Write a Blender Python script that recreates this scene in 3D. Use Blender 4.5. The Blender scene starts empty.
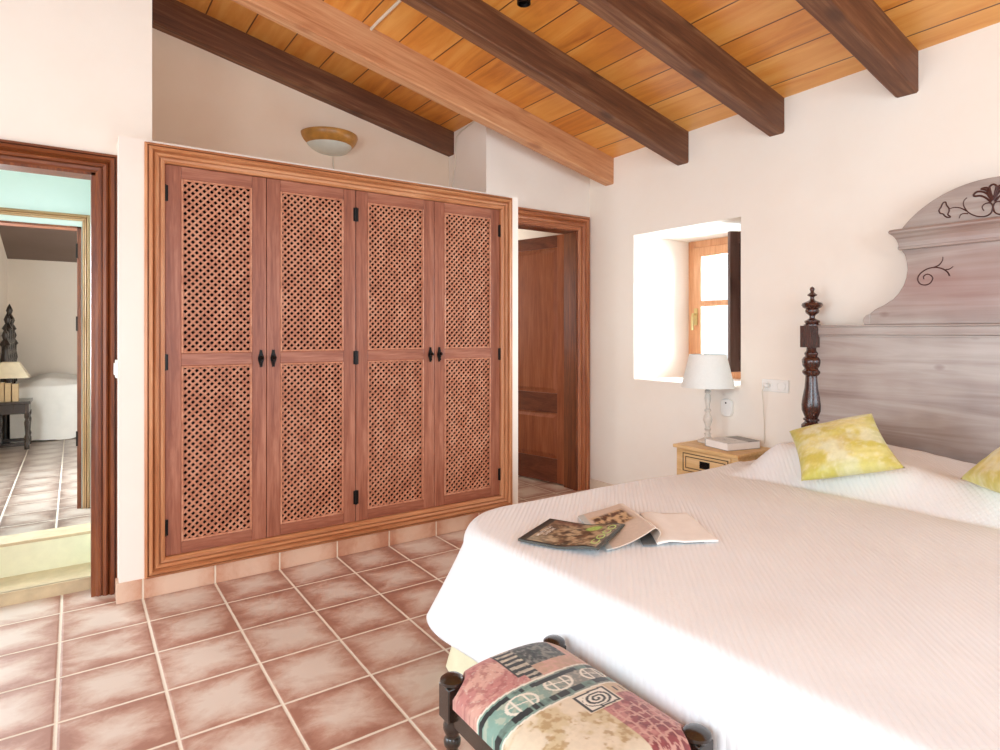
import bpy, bmesh, math, random
from mathutils import Vector, noise
random.seed(7)
SC = bpy.context.scene
COL = SC.collection
PI = math.pi

# ------------------------------------------------------------------ helpers
def srgb(h):
    h = h.lstrip('#'); out = []
    for i in (0, 2, 4):
        c = int(h[i:i+2], 16) / 255
        out.append(c / 12.92 if c <= .04045 else ((c + .055) / 1.055) ** 2.4)
    return tuple(out)

def mixc(a, b, t): return tuple(a[i] * (1 - t) + b[i] * t for i in range(3))
def smooth(a, b, x):
    t = max(0., min(1., (x - a) / (b - a))); return t * t * (3 - 2 * t)
def fbm(x, y, z=0., o=4): return noise.fractal(Vector((x, y, z)), 1.0, 2.0, o)

class MB:
    """collects shapes in world coordinates, built as one mesh object"""
    def __init__(s): s.v = []; s.f = []; s.c = []; s.mi = []
    def add(s, v, f, mi=0):
        n = len(s.v); s.v += [tuple(p) for p in v]; s.f += [tuple(i + n for i in q) for q in f]; s.mi += [mi] * len(f); return s
    def box(s, x0, x1, y0, y1, z0, z1, mi=0):
        v = [(x, y, z) for z in (z0, z1) for y in (y0, y1) for x in (x0, x1)]
        return s.add(v, [(0, 2, 3, 1), (4, 5, 7, 6), (0, 1, 5, 4), (2, 6, 7, 3), (0, 4, 6, 2), (1, 3, 7, 5)], mi)
    def hexa(s, p, mi=0):
        """8 points: bottom loop of four, then top loop of four"""
        return s.add(p, [(3, 2, 1, 0), (4, 5, 6, 7), (0, 1, 5, 4), (1, 2, 6, 5), (2, 3, 7, 6), (3, 0, 4, 7)], mi)
    def lathe(s, prof, c, seg=24, a0=0., a1=2 * PI, sx=1., sy=1.):
        full = abs(a1 - a0 - 2 * PI) < 1e-6; n = seg if full else seg + 1
        v = []
        for r, z in prof:
            for k in range(n):
                a = a0 + (a1 - a0) * k / seg
                v.append((c[0] + r * sx * math.cos(a), c[1] + r * sy * math.sin(a), c[2] + z))
        f = []
        for i in range(len(prof) - 1):
            for k in range(seg):
                k2 = (k + 1) % n if full else k + 1
                f.append((i * n + k, i * n + k2, (i + 1) * n + k2, (i + 1) * n + k))
        if full:
            if prof[0][0] > 1e-4: f.append(tuple(range(n))[::-1])
            if prof[-1][0] > 1e-4: f.append(tuple((len(prof) - 1) * n + k for k in range(n)))
        return s.add(v, f)
    def tube(s, pts, r, seg=8):
        pts = [Vector(p) for p in pts]; n = len(pts); v = []
        rr = r if isinstance(r, (list, tuple)) else [r] * n
        prev = None
        for i, p in enumerate(pts):
            t = (pts[min(i + 1, n - 1)] - pts[max(i - 1, 0)]).normalized()
            if prev is None:
                u = t.cross(Vector((0, 0, 1)))
                if u.length < 1e-3: u = t.cross(Vector((1, 0, 0)))
            else: u = prev - t * prev.dot(t)
            u.normalize(); prev = u; w = t.cross(u)
            for k in range(seg):
                a = 2 * PI * k / seg; v.append(p + (u * math.cos(a) + w * math.sin(a)) * rr[i])
        f = [(i * seg + k, i * seg + (k + 1) % seg, (i + 1) * seg + (k + 1) % seg, (i + 1) * seg + k) for i in range(n - 1) for k in range(seg)]
        f += [tuple(range(seg))[::-1], tuple((n - 1) * seg + k for k in range(seg))]
        return s.add(v, f)
    def prism(s, poly, fn, d0, d1):
        """poly of 2D points; fn(u, w, d) -> 3D"""
        n = len(poly); v = [fn(u, w, d0) for u, w in poly] + [fn(u, w, d1) for u, w in poly]
        f = [tuple(range(n))[::-1], tuple(range(n, 2 * n))] + [(i, (i + 1) % n, n + (i + 1) % n, n + i) for i in range(n)]
        return s.add(v, f)
    def grid(s, fn, nu, nv, mi=0):
        v = [fn(i / nu, j / nv) for j in range(nv + 1) for i in range(nu + 1)]
        f = [(j * (nu + 1) + i, j * (nu + 1) + i + 1, (j + 1) * (nu + 1) + i + 1, (j + 1) * (nu + 1) + i) for j in range(nv) for i in range(nu)]
        return s.add(v, f, mi)
    def build(s, name, mat, parent=None, loc=None, smooth_=False, bevel=0., seg=2, colors=None, kind=None, fixn=True):
        me = bpy.data.meshes.new(name)
        off = Vector((0, 0, 0))
        if parent is not None: off = world(parent)
        elif loc is not None: off = Vector(loc)
        own = off if loc is None or parent is None else Vector(loc)
        if parent is not None and loc is not None: off = Vector(loc)
        me.from_pydata([tuple(Vector(p) - off) for p in s.v], [], s.f)
        mats = mat if isinstance(mat, (list, tuple)) else [mat]
        for m in mats: me.materials.append(m)
        if len(mats) > 1: me.polygons.foreach_set('material_index', s.mi)
        if fixn:
            b = bmesh.new(); b.from_mesh(me); bmesh.ops.recalc_face_normals(b, faces=b.faces); b.to_mesh(me); b.free()
        if colors is not None:
            at = me.attributes.new('pattern', 'FLOAT_COLOR', 'POINT')
            flat = []
            for c in colors: flat += [c[0], c[1], c[2], 1.]
            at.data.foreach_set('color', flat)
        if smooth_:
            me.polygons.foreach_set('use_smooth', [True] * len(me.polygons))
            if smooth_ != 'all': me.set_sharp_from_angle(angle=math.radians(40))
        me.update()
        o = bpy.data.objects.new(name, me); COL.objects.link(o)
        if parent is not None:
            o.parent = parent; o.location = off - world(parent)
        elif loc is not None: o.location = loc
        if bevel:
            m = o.modifiers.new('bevel', 'BEVEL'); m.width = bevel; m.segments = seg; m.limit_method = 'ANGLE'; m.angle_limit = math.radians(50)
        if kind: o['kind'] = kind
        return o

def world(o):
    v = Vector(o.location)
    while o.parent is not None: o = o.parent; v = v + Vector(o.location)
    return v
def tag(o, label=None, cat=None, group=None, kind=None):
    if label: o['label'] = label
    if cat: o['category'] = cat
    if group: o['group'] = group
    if kind: o['kind'] = kind
    return o
def thing(name, loc, label, cat, group=None):
    o = bpy.data.objects.new(name, None); COL.objects.link(o); o.location = loc; o.empty_display_size = .05
    return tag(o, label, cat, group)
def struct_root(name, loc):
    o = bpy.data.objects.new(name, None); COL.objects.link(o); o.location = loc; o.empty_display_size = .05
    o['kind'] = 'structure'; return o
def copy_tree(o, parent=None):
    c = o.copy(); COL.objects.link(c)
    if parent is not None: c.parent = parent
    for ch in list(o.children): copy_tree(ch, c)
    return c

# ------------------------------------------------------------------ materials
class NT:
    def __init__(s, name):
        s.m = bpy.data.materials.new(name); s.m.use_nodes = True; s.t = s.m.node_tree; s.n = s.t.nodes; s.l = s.t.links
        s.b = s.n['Principled BSDF']; s.out = s.n['Material Output']
    def node(s, typ, **k):
        n = s.n.new(typ)
        for a, v in k.items():
            if a.startswith('i_'):
                key = a[2:]; key = int(key) if key.isdigit() else key.replace('_', ' ')
                n.inputs[key].default_value = v
            else: setattr(n, a, v)
        return n
    def link(s, a, b): s.l.new(a, b)
    def ramp(s, fac, stops, interp='LINEAR'):
        r = s.n.new('ShaderNodeValToRGB'); r.color_ramp.interpolation = interp
        e = r.color_ramp.elements
        while len(e) < len(stops): e.new(.5)
        for el, (p, c) in zip(e, stops): el.position = p; el.color = (*c, 1)
        if fac is not None: s.link(fac, r.inputs[0])
        return r.outputs[0]
    def math(s, op, a, b=None, c=None):
        n = s.n.new('ShaderNodeMath'); n.operation = op
        for i, x in enumerate((a, b, c)):
            if x is None: continue
            if hasattr(x, 'is_output'): s.link(x, n.inputs[i])
            else: n.inputs[i].default_value = x
        return n.outputs[0]
    def mix(s, fac, a, b, blend='MIX'):
        n = s.n.new('ShaderNodeMix'); n.data_type = 'RGBA'; n.blend_type = blend
        for idx, x in ((0, fac), (6, a), (7, b)):
            if hasattr(x, 'is_output'): s.link(x, n.inputs[idx])
            else: n.inputs[idx].default_value = x if idx == 0 else (*x[:3], 1)
        return n.outputs[2]
    def bump(s, h, strength=.3, dist=.01):
        n = s.node('ShaderNodeBump'); n.inputs['Strength'].default_value = strength; n.inputs['Distance'].default_value = dist
        s.link(h, n.inputs['Height']); s.link(n.outputs[0], s.b.inputs['Normal'])
    def coord(s): return s.node('ShaderNodeTexCoord').outputs['Object']
    def mapped(s, scale=(1, 1, 1), rot=(0, 0, 0), src=None):
        m = s.node('ShaderNodeMapping'); m.inputs['Scale'].default_value = scale; m.inputs['Rotation'].default_value = rot
        s.link(src or s.coord(), m.inputs['Vector']); return m.outputs[0]
    def noise(s, vec, scale=5., detail=4., rough=.5, dist=0.):
        n = s.node('ShaderNodeTexNoise'); n.inputs['Scale'].default_value = scale; n.inputs['Detail'].default_value = detail
        n.inputs['Roughness'].default_value = rough; n.inputs['Distortion'].default_value = dist
        s.link(vec, n.inputs['Vector']); return n.outputs['Fac']

def wood(name, dark, mid, light, axis='z', rough=.45, stretch=.07, scale=14., knots=0., bump=.12, coat=0., tilt=0.):
    t = NT(name); sc = [1., 1., 1.]; sc['xyz'.index(axis)] = stretch
    v = t.mapped(tuple(sc), src=t.mapped((1, 1, 1), (0, tilt, 0)))
    n1 = t.noise(v, scale, 6, .6, 1.2); n2 = t.noise(v, scale * 5, 3, .6, .3)
    n3 = t.noise(v, scale * 2.2, 5, .7, 2.5)
    f = t.math('ADD', t.math('ADD', t.math('MULTIPLY', n1, .5), t.math('MULTIPLY', n2, .2)), t.math('MULTIPLY', n3, .3))
    c = t.ramp(f, [(.34, srgb(dark)), (.49, srgb(mid)), (.62, srgb(light))])
    if knots:
        vo = t.node('ShaderNodeTexVoronoi'); vo.inputs['Scale'].default_value = 4.6
        k = [1., 1., 1.]; k['xyz'.index(axis)] = .42
        t.link(t.mapped(tuple(k)), vo.inputs['Vector'])
        kf = t.ramp(vo.outputs['Distance'], [(0., (1, 1, 1)), (.09, (.8, .8, .8)), (.17, (0, 0, 0))])
        c = t.mix(t.math('MULTIPLY', kf, knots), c, srgb(dark), 'MIX')
    t.link(c, t.b.inputs['Base Color']); t.b.inputs['Roughness'].default_value = rough
    if coat: t.b.inputs['Coat Weight'].default_value = coat; t.b.inputs['Coat Roughness'].default_value = .25
    t.bump(f, bump, .004); return t.m

def plain(name, col, rough=.5, metal=0., var=.06, nscale=20., bump=0.):
    t = NT(name); c = srgb(col)
    n = t.noise(t.coord(), nscale, 4, .55)
    t.link(t.ramp(n, [(.3, tuple(x * (1 - var) for x in c)), (.7, tuple(min(1, x * (1 + var)) for x in c))]), t.b.inputs['Base Color'])
    t.b.inputs['Roughness'].default_value = rough; t.b.inputs['Metallic'].default_value = metal
    if bump: t.bump(n, bump, .004)
    return t.m

def plaster(name, a, b, bump=.12):
    t = NT(name); v = t.coord()
    n = t.noise(v, 1.6, 5, .6); n2 = t.noise(v, 18, 5, .6)
    t.link(t.ramp(n, [(.3, srgb(a)), (.7, srgb(b))]), t.b.inputs['Base Color'])
    t.b.inputs['Roughness'].default_value = .9; t.b.inputs['Specular IOR Level'].default_value = .2
    h = t.math('ADD', n2, t.math('MULTIPLY', n, 2.)); t.bump(h, bump, .006); return t.m

def tiles(name, ox, oy, pitch, grout_w, cols, groutcol, rough=.45):
    """square terracotta tiles: pale clouded centre, redder rim, raised cream joints"""
    t = NT(name); sp = t.node('ShaderNodeSeparateXYZ'); t.link(t.coord(), sp.inputs[0])
    fx = t.math('DIVIDE', t.math('SUBTRACT', sp.outputs[0], ox), pitch); fy = t.math('DIVIDE', t.math('SUBTRACT', sp.outputs[1], oy), pitch)
    u = t.math('FRACT', fx); w = t.math('FRACT', fy)
    eu = t.math('MINIMUM', u, t.math('SUBTRACT', 1., u)); ew = t.math('MINIMUM', w, t.math('SUBTRACT', 1., w))
    e = t.math('MINIMUM', eu, ew)
    cell = t.node('ShaderNodeCombineXYZ'); t.link(t.math('FLOOR', fx), cell.inputs[0]); t.link(t.math('FLOOR', fy), cell.inputs[1])
    wn = t.node('ShaderNodeTexWhiteNoise'); t.link(cell.outputs[0], wn.inputs['Vector'])
    vm = t.node('ShaderNodeVectorMath', operation='MULTIPLY_ADD'); t.link(wn.outputs['Color'], vm.inputs[0]); vm.inputs[1].default_value = (9, 9, 9); t.link(t.coord(), vm.inputs[2])
    n1 = t.noise(t.mapped((1.5, 2.4, 1), src=vm.outputs[0]), 3.4, 7, .68, .5); n2 = t.noise(vm.outputs[0], 22, 5, .65, .8)
    f = t.math('ADD', t.math('ADD', t.math('MULTIPLY', e, 1.15), t.math('MULTIPLY', n1, .85)), t.math('MULTIPLY', n2, .22))
    f = t.math('ADD', f, t.math('MULTIPLY', t.math('SUBTRACT', wn.outputs['Value'], .5), .16))
    c = t.ramp(f, [(.50, srgb(cols[0])), (.64, srgb(cols[1])), (.78, srgb(cols[2])), (.95, srgb(cols[3]))])
    g = grout_w / 2 / pitch
    gm = t.ramp(t.math('ADD', e, t.math('MULTIPLY', t.math('SUBTRACT', n2, .5), .012)), [(g * .75, (1, 1, 1)), (g * 1.25, (0, 0, 0))])
    t.link(t.mix(gm, c, srgb(groutcol)), t.b.inputs['Base Color'])
    rr = t.ramp(gm, [(0., (rough,) * 3), (1., (.9,) * 3)]); t.link(rr, t.b.inputs['Roughness'])
    h = t.math('ADD', t.ramp(e, [(0., (0, 0, 0)), (g * 2.2, (1, 1, 1))]), t.math('MULTIPLY', n2, .25)); t.bump(h, .35, .006)
    return t.m

def painted(name, rough=.6, bumpscale=0., bump=.2, sheen=0.):
    t = NT(name); a = t.node('ShaderNodeAttribute', attribute_name='pattern')
    n = t.noise(t.coord(), 60, 3, .6)
    c = t.mix(.25, a.outputs['Color'], t.ramp(n, [(.3, (.55, .55, .55)), (.7, (1, 1, 1))]), 'MULTIPLY')
    t.link(c, t.b.inputs['Base Color']); t.b.inputs['Roughness'].default_value = rough
    if sheen: t.b.inputs['Sheen Weight'].default_value = sheen
    if bumpscale:
        wv = t.node('ShaderNodeTexWave'); wv.inputs['Scale'].default_value = bumpscale; t.link(t.coord(), wv.inputs['Vector']); t.bump(wv.outputs['Fac'], bump, .002)
    return t.m

M = {}
M['wall'] = plaster('warm_white_plaster', '#F5EBDE', '#F8F1E6')
M['wallwhite'] = plaster('white_plaster', '#F3E9DE', '#F7F0E6')
M['corridor'] = plaster('pale_mint_plaster', '#D8EAE6', '#E2F0EC')
M['riser'] = plain('cream_glazed_riser', '#E6E4C2', .5, var=.04)
M['farwall'] = plaster('cream_plaster', '#F0E6DA', '#F4ECE2')
M['farceil'] = plaster('far_ceiling_shade_tone', '#7D6A5E', '#85736A')  # shadow on the far ceiling put into its grey-brown colour
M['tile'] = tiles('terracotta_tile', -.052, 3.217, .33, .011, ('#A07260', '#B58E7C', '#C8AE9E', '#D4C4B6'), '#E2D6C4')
M['tilefar'] = tiles('terracotta_tile_far_shade', -.085, 4.4, .27, .009, ('#6E5A50', '#8A766A', '#A09084', '#B0A498'), '#CFC5B6', .3)  # tile tones darkened to carry the far room's shadow
M['tileskirt'] = tiles('terracotta_skirting', -.052, 0, .33, .008, ('#BD8468', '#CB9A7E', '#D6AE94', '#DDBCA4'), '#E8D8C2')
M['nosing'] = plain('beige_tile_nosing', '#C9B490', .5, var=.14, nscale=12)
M['pine_frame'] = wood('orange_pine_moulding', '#9A5834', '#BE7E52', '#D29A70', 'x', .42)
M['pine_frame_v'] = wood('orange_pine_moulding_upright', '#9A5834', '#BE7E52', '#D29A70', 'z', .42)
M['red_pine_v'] = wood('red_pine_casing_upright', '#84462A', '#AC6842', '#C4865E', 'z', .4)
M['red_pine'] = wood('red_pine_casing_level', '#84462A', '#AC6842', '#C4865E', 'x', .4)
M['door_v'] = wood('red_brown_pine_upright', '#743C2A', '#985A42', '#B4785E', 'z', .42)
M['door_h'] = wood('red_brown_pine_level', '#743C2A', '#985A42', '#B4785E', 'x', .42)
M['lattice'] = wood('lattice_pine', '#9A5A40', '#BE7E5E', '#D29A7C', 'z', .5, stretch=.5)
M['carcass'] = plain('dark_closet_inside', '#22110C', .9)
M['casing'] = wood('dark_red_pine_upright', '#45200F', '#72391D', '#8E5029', 'z', .35, scale=18)
M['casing_h'] = wood('dark_red_pine_level', '#45200F', '#72391D', '#8E5029', 'x', .35, scale=18)
M['casing_lt'] = wood('honey_pine_upright', '#A07850', '#BC956A', '#CFAE86', 'z', .42)
M['casing_lt_h'] = wood('honey_pine_level', '#A07850', '#BC956A', '#CFAE86', 'x', .42)
M['leaf'] = wood('mahogany_stained_door', '#7A3C22', '#9C5836', '#B06C48', 'z', .36, knots=.3)
M['leaf_dark'] = wood('mahogany_stained_rail', '#55281A', '#713C28', '#854C34', 'y', .36)
M['win_wood'] = wood('window_pine', '#B5764A', '#CE9468', '#DDAA82', 'z', .4)
M['shutter'] = wood('dark_shutter_wood', '#3C2A26', '#5A3E36', '#6E5048', 'z', .3)
M['beam_shade'] = wood('brown_beam_shade_tone', '#452617', '#6C4229', '#946A4A', 'x', .6, stretch=.05, scale=9, knots=.8, bump=.3, tilt=-.2195)  # beam wood, darker copy with the shade put into its colour
M['beam_lit'] = wood('pale_beam_lit_tone', '#A8653C', '#CE9468', '#DEAE84', 'x', .55, stretch=.05, scale=9, knots=.8, bump=.25, tilt=-.2195)  # beam wood, paler copy coloured as if lit, for the beam by the pier
M['black'] = plain('black_iron', '#14100E', .4, .6)
M['brass'] = plain('pale_brass', '#CDBB84', .3, .7)
M['white_plastic'] = plain('white_plastic', '#F2F0EA', .35, var=.02)
M['cream_cable'] = plain('cream_cable', '#DDD2C0', .5, var=.03)
M['dark_wood'] = wood('dark_turned_walnut', '#1E0E0A', '#3C1C14', '#5E3020', 'z', .25, coat=.5, scale=70)
M['ebony'] = wood('near_black_wood', '#100B09', '#22170F', '#3A281C', 'z', .25, coat=.5)
M['nightpine'] = wood('light_waxed_pine', '#C49A62', '#DDB67E', '#EACB9A', 'y', .5)
M['groove'] = plain('dark_groove', '#4A3420', .7)
M['shade'] = plain('white_linen_shade', '#EEF0EA', .8, var=.02, nscale=80)
M['chalk'] = plain('chalky_white_paint', '#D8D0C4', .7, var=.14, nscale=30, bump=.2)
M['paper'] = plain('page_paper', '#F3EFE9', .7, var=.03)
M['white_cloth'] = plain('white_cotton', '#ECEBE6', .9, var=.02)
M['valance'] = plain('cream_valance_cloth', '#EDE6C4', .9, var=.04)
M['ochre'] = plain('ochre_glazed_clay', '#B4803A', .35, var=.25, nscale=16, bump=.2)
M['milk'] = plain('frosted_white_glass', '#D4D6CA', .35, var=.05)
M['book_tan'] = plain('tan_book_cloth', '#CDB58E', .7)
M['lamp_cream'] = plain('cream_shade', '#E9DFC4', .8)

def ceiling_mat():
    t = NT('varnished_pine_boards'); sp = t.node('ShaderNodeSeparateXYZ'); t.link(t.coord(), sp.inputs[0])
    x = t.math('DIVIDE', t.math('ADD', t.math('SUBTRACT', sp.outputs[0], 2.74), t.math('MULTIPLY', sp.outputs[1], .02)), .245)
    cell = t.math('FLOOR', x); u = t.math('FRACT', x); e = t.math('MINIMUM', u, t.math('SUBTRACT', 1., u))
    wn = t.node('ShaderNodeTexWhiteNoise', noise_dimensions='1D'); t.link(cell, wn.inputs['W'])
    vm = t.node('ShaderNodeVectorMath', operation='MULTIPLY_ADD'); t.link(wn.outputs['Color'], vm.inputs[0]); vm.inputs[1].default_value = (5, 5, 5); t.link(t.coord(), vm.inputs[2])
    n1 = t.noise(t.mapped((1, .09, 1), src=vm.outputs[0]), 11, 6, .6, 1.); n2 = t.noise(vm.outputs[0], 2.2, 3, .5)
    f = t.math('ADD', t.math('MULTIPLY', n1, .7), t.math('MULTIPLY', n2, .3))
    f = t.math('ADD', f, t.math('MULTIPLY', t.math('SUBTRACT', wn.outputs['Value'], .5), .18))
    c = t.ramp(f, [(.25, srgb('#B5651F')), (.45, srgb('#DB8E38')), (.65, srgb('#EBAE5C'))])
    seam = t.ramp(e, [(.010, (1, 1, 1)), (.02, (0, 0, 0))])
    c = t.mix(seam, c, srgb('#5A2A10'))
    t.link(c, t.b.inputs['Base Color']); t.b.inputs['Roughness'].default_value = .42
    t.b.inputs['Coat Weight'].default_value = .5; t.b.inputs['Coat Roughness'].default_value = .28
    t.bump(t.math('ADD', t.ramp(e, [(0., (0, 0, 0)), (.03, (1, 1, 1))]), t.math('MULTIPLY', n1, .15)), .4, .006); return t.m
M['ceiling'] = ceiling_mat()

def quilt_mat():
    t = NT('white_quilted_cotton'); v = t.coord()
    def ridge(ang):
        sp = t.node('ShaderNodeSeparateXYZ'); t.link(t.mapped((1, 1, 1), (0, 0, ang), v), sp.inputs[0])
        return t.math('ABSOLUTE', t.math('SINE', t.math('MULTIPLY', sp.outputs[0], PI / .0165)))
    a = ridge(math.radians(45)); b = ridge(math.radians(-45))
    n = t.noise(v, 2.4, 3, .5)
    k = t.ramp(n, [(.52, (0, 0, 0)), (.66, (1, 1, 1))])
    h = t.math('ADD', t.math('MULTIPLY', a, .8), t.math('MULTIPLY', t.math('MULTIPLY', b, k), .35))
    t.link(t.ramp(n, [(.3, srgb('#EDEFF1')), (.7, srgb('#F2F4F5'))]), t.b.inputs['Base Color'])
    t.b.inputs['Roughness'].default_value = .85; t.b.inputs['Specular IOR Level'].default_value = .2
    t.bump(h, .7, .003); return t.m
M['quilt'] = quilt_mat()

def headboard_mat():
    t = NT('weathered_grey_stained_pine'); v = t.mapped((1, .07, 1.))
    n1 = t.noise(v, 12, 6, .6, 1.); n2 = t.noise(t.coord(), 2.2, 3, .5)
    f = t.math('ADD', t.math('MULTIPLY', n1, .6), t.math('MULTIPLY', n2, .4))
    c = t.ramp(f, [(.3, srgb('#7A625A')), (.5, srgb('#A6968D')), (.68, srgb('#BEB5AE'))])
    red = t.ramp(t.noise(t.mapped((1, .7, 1.3)), 1.3, 2, .5), [(.46, (0, 0, 0)), (.66, (1, 1, 1))]); c = t.mix(t.math('MULTIPLY', red, .55), c, srgb('#8E4A3A'))
    vo = t.node('ShaderNodeTexVoronoi'); vo.inputs['Scale'].default_value = 5.; t.link(t.mapped((1, .6, 1)), vo.inputs['Vector'])
    kf = t.ramp(vo.outputs['Distance'], [(0., (1, 1, 1)), (.05, (.6, .6, .6)), (.09, (0, 0, 0))])
    c = t.mix(t.math('MULTIPLY', kf, .5), c, srgb('#6A463C'))
    t.link(c, t.b.inputs['Base Color']); t.b.inputs['Roughness'].default_value = .38
    t.b.inputs['Coat Weight'].default_value = .35; t.b.inputs['Coat Roughness'].default_value = .3
    t.bump(n1, .1, .004); return t.m
M['headboard'] = headboard_mat()
M['inlay'] = plain('dark_red_painted_line', '#46201A', .4)

def glass_mat():
    t = NT('window_glass'); t.n.remove(t.b)
    tr = t.node('ShaderNodeBsdfTransparent'); tr.inputs[0].default_value = (.97, .985, .99, 1)
    gl = t.node('ShaderNodeBsdfGlossy'); gl.inputs['Roughness'].default_value = .03
    fr = t.node('ShaderNodeFresnel'); fr.inputs['IOR'].default_value = 1.45
    mx = t.node('ShaderNodeMixShader'); t.link(fr.outputs[0], mx.inputs[0]); t.link(tr.outputs[0], mx.inputs[1]); t.link(gl.outputs[0], mx.inputs[2])
    t.link(mx.outputs[0], t.out.inputs[0]); return t.m
M['glass'] = glass_mat()
M['fabric'] = painted('patchwork_upholstery', .85, sheen=.2)
M['print'] = painted('glossy_print', .35)
M['watercolour'] = painted('watercolour_cushion_cloth', .85, sheen=.2)

# ------------------------------------------------------------------ camera
cam = bpy.data.cameras.new('camera'); co = bpy.data.objects.new('camera', cam); COL.objects.link(co)
co.location = (0, 0, 1.323); co.rotation_euler = (PI / 2, 0, -.607)
cam.sensor_fit = 'HORIZONTAL'; cam.sensor_width = 36; cam.lens = 612.64 / 1000 * 36; cam.shift_y = -.04285; cam.clip_start = .02
SC.camera = co

# ------------------------------------------------------------------ room shell
XW = 3.59                       # headboard wall
YD = 3.838                      # wall of the small right-hand door
YL = 3.68                       # wall of the left doorway
YB = 4.40                       # wall behind the wardrobe
def ceil_z(x, y): return 2.735 + .0207 * (3.55 - y) + .2237 * (3.59 - x)

MB().box(-2.5, XW + .2, -2.4, 3.8, -.1, 0).box(2.5, XW + .2, 3.8, 6.5, -.1, 0).build('floor', M['tile'], kind='structure')
c = MB(); P = [(-2.5, -2.4), (XW + .05, -2.4), (XW + .05, YB + .06), (-2.5, YB + .06)]
c.hexa([(x, y, ceil_z(x, y)) for x, y in P] + [(x, y, ceil_z(x, y) + .08) for x, y in P]); c.build('ceiling', M['ceiling'], kind='structure')

# headboard wall with its deep window recess
WY0, WY1, WZ0, WZ1, WXF = 2.40, 3.336, .958, 2.08, 4.25
w = MB(); T = XW + .75
w.box(XW, T, -2.4, WY0, 0, 2.98).box(XW, T, WY1, 6.5, 0, 2.98).box(XW, T, WY0, WY1, 0, WZ0).box(XW, T, WY0, WY1, WZ1, 2.98)
w.build('wall_right', M['wall'], kind='structure')
# wall of the right-hand door + the pier beside the wardrobe recess
DX0, DX1, DZ = 2.68, 3.455, 2.18
w = MB(); w.box(2.54, DX0, YD, YD + .14, 0, 3.02).box(DX0, DX1, YD, YD + .14, DZ, 3.02).box(DX1, XW, YD, YD + .14, 0, 3.02)
w.box(2.54, 2.66, YD + .14, YB, 0, 3.02); w.build('wall_back_right', M['wallwhite'], kind='structure')
MB().box(.2, 2.66, YB, YB + .1, 0, 3.5).build('wall_back', plaster('plaster_bounce_tint', '#E9D2BA', '#EFDCC8'), kind='structure')  # warm bounce from the wood is tinted into this plaster
# wall of the left doorway
LX0, LX1, LZ = -.78, .086, 2.126
w = MB(); w.box(-2.5, LX0, YL, YL + .12, 0, 4.15).box(LX0, LX1, YL, YL + .12, LZ, 4.15).box(LX1, .334, YL, YL + .12, 0, 3.55)
w.box(.214, .334, YL + .12, YB, 0, 3.55); w.build('wall_left', M['wall'], kind='structure')
# masonry box the wardrobe is set into
w = MB(); w.box(.178, .288, 3.514, YL, .0, 2.262); w.box(2.532, 2.597, 3.514, YD, 0, 2.262)
w.box(.178, 2.597, 3.514, YB, 2.262, 2.282); w.build('wall_wardrobe', M['wallwhite'], kind='structure')
MB().box(.166, 2.609, 3.502, 3.60, 0, .098).build('baseboard_wardrobe', M['tileskirt'], bevel=.003, kind='structure')
MB().box(XW - .012, XW, 1.98, YD, 0, .085).build('baseboard_right', M['tileskirt'], bevel=.003, kind='structure')

# outer walls behind the camera: a wide terrace opening on the left, plus unseen side and rear openings added for fill
OX = -2.4
w = MB(); w.box(OX - .1, OX, -2.4, -1.3, 0, 4.2).box(OX - .1, OX, .9, 1.7, 0, 4.2).box(OX - .1, OX, -1.3, .9, 0, 1.2).box(OX - .1, OX, -1.3, .9, 2.8, 4.2).box(OX - .1, OX, 3.45, YL, 0, 4.2).box(OX - .1, OX, 1.7, 3.45, 2.3, 4.2)
w.build('wall_outer', M['wall'], kind='structure')
w = MB(); w.box(OX, -.2, -2.4, -2.3, 0, 4.2).box(3.2, XW, -2.4, -2.3, 0, 4.0).box(-.2, 3.2, -2.4, -2.3, 2.3, 4.2).box(-.2, 3.2, -2.4, -2.3, 0, .7)
w.build('wall_rear', M['wall'], kind='structure')

def casing(x0, x1, z1, yf, wd, prof, matv, math_, parent, wy, bottom=None, zb=0.):
    """mitred door or wardrobe surround; prof: list of (fraction across the width from the outer edge, projection)"""
    def sweep(name, path, mat):
        v = []; n = len(prof)
        for (ox, oz, ix, iz) in path:
            for fr, pr in prof: v.append((ox + (ix - ox) * fr, yf - pr, oz + (iz - oz) * fr))
            v.append((ix, wy, iz)); v.append((ox, wy, oz))
        k = n + 2; f = []
        for j in range(k): f.append((j, (j + 1) % k, k + (j + 1) % k, k + j))
        f.append(tuple(range(k))[::-1]); f.append(tuple(range(k, 2 * k)))
        MB().add(v, f).build(name, mat, parent)
    zi = z1 - wd
    b0 = (x0, zb, x0 + wd, zb + (bottom or 0)); t0 = (x0, z1, x0 + wd, zi); t1 = (x1, z1, x1 - wd, zi); b1 = (x1, zb, x1 - wd, zb + (bottom or 0))
    sweep('side_casing', [b0, t0], matv); sweep('head_casing', [t0, t1], math_); sweep('side_casing', [t1, b1], matv)
    if bottom: sweep('sill_casing', [b1, b0], math_)
MOULD = [(0, .016), (.1, .024), (.13, .024), (.15, .010), (.19, .010), (.21, .030), (.36, .032), (.42, .016), (.45, .012), (.48, .020), (.56, .026), (.68, .020), (.72, .008), (.76, .008), (.78, .017), (.9, .016), (1., .006)]

# door 1: cased opening on the left
d = struct_root('door_1', ((LX0 + LX1) / 2, YL, 0))
casing(LX0 - .1, LX1 + .1, LZ + .095, YL, .1, MOULD, M['casing'], M['casing_h'], d, YL + .0)
j = MB(); j.box(LX0 - .0, LX0 + .018, YL - .006, YL + .125, 0, LZ).box(LX1 - .018, LX1, YL - .006, YL + .125, 0, LZ).box(LX0, LX1, YL - .006, YL + .125, LZ - .018, LZ)
j.build('jamb_lining', M['casing'], d)
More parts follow.
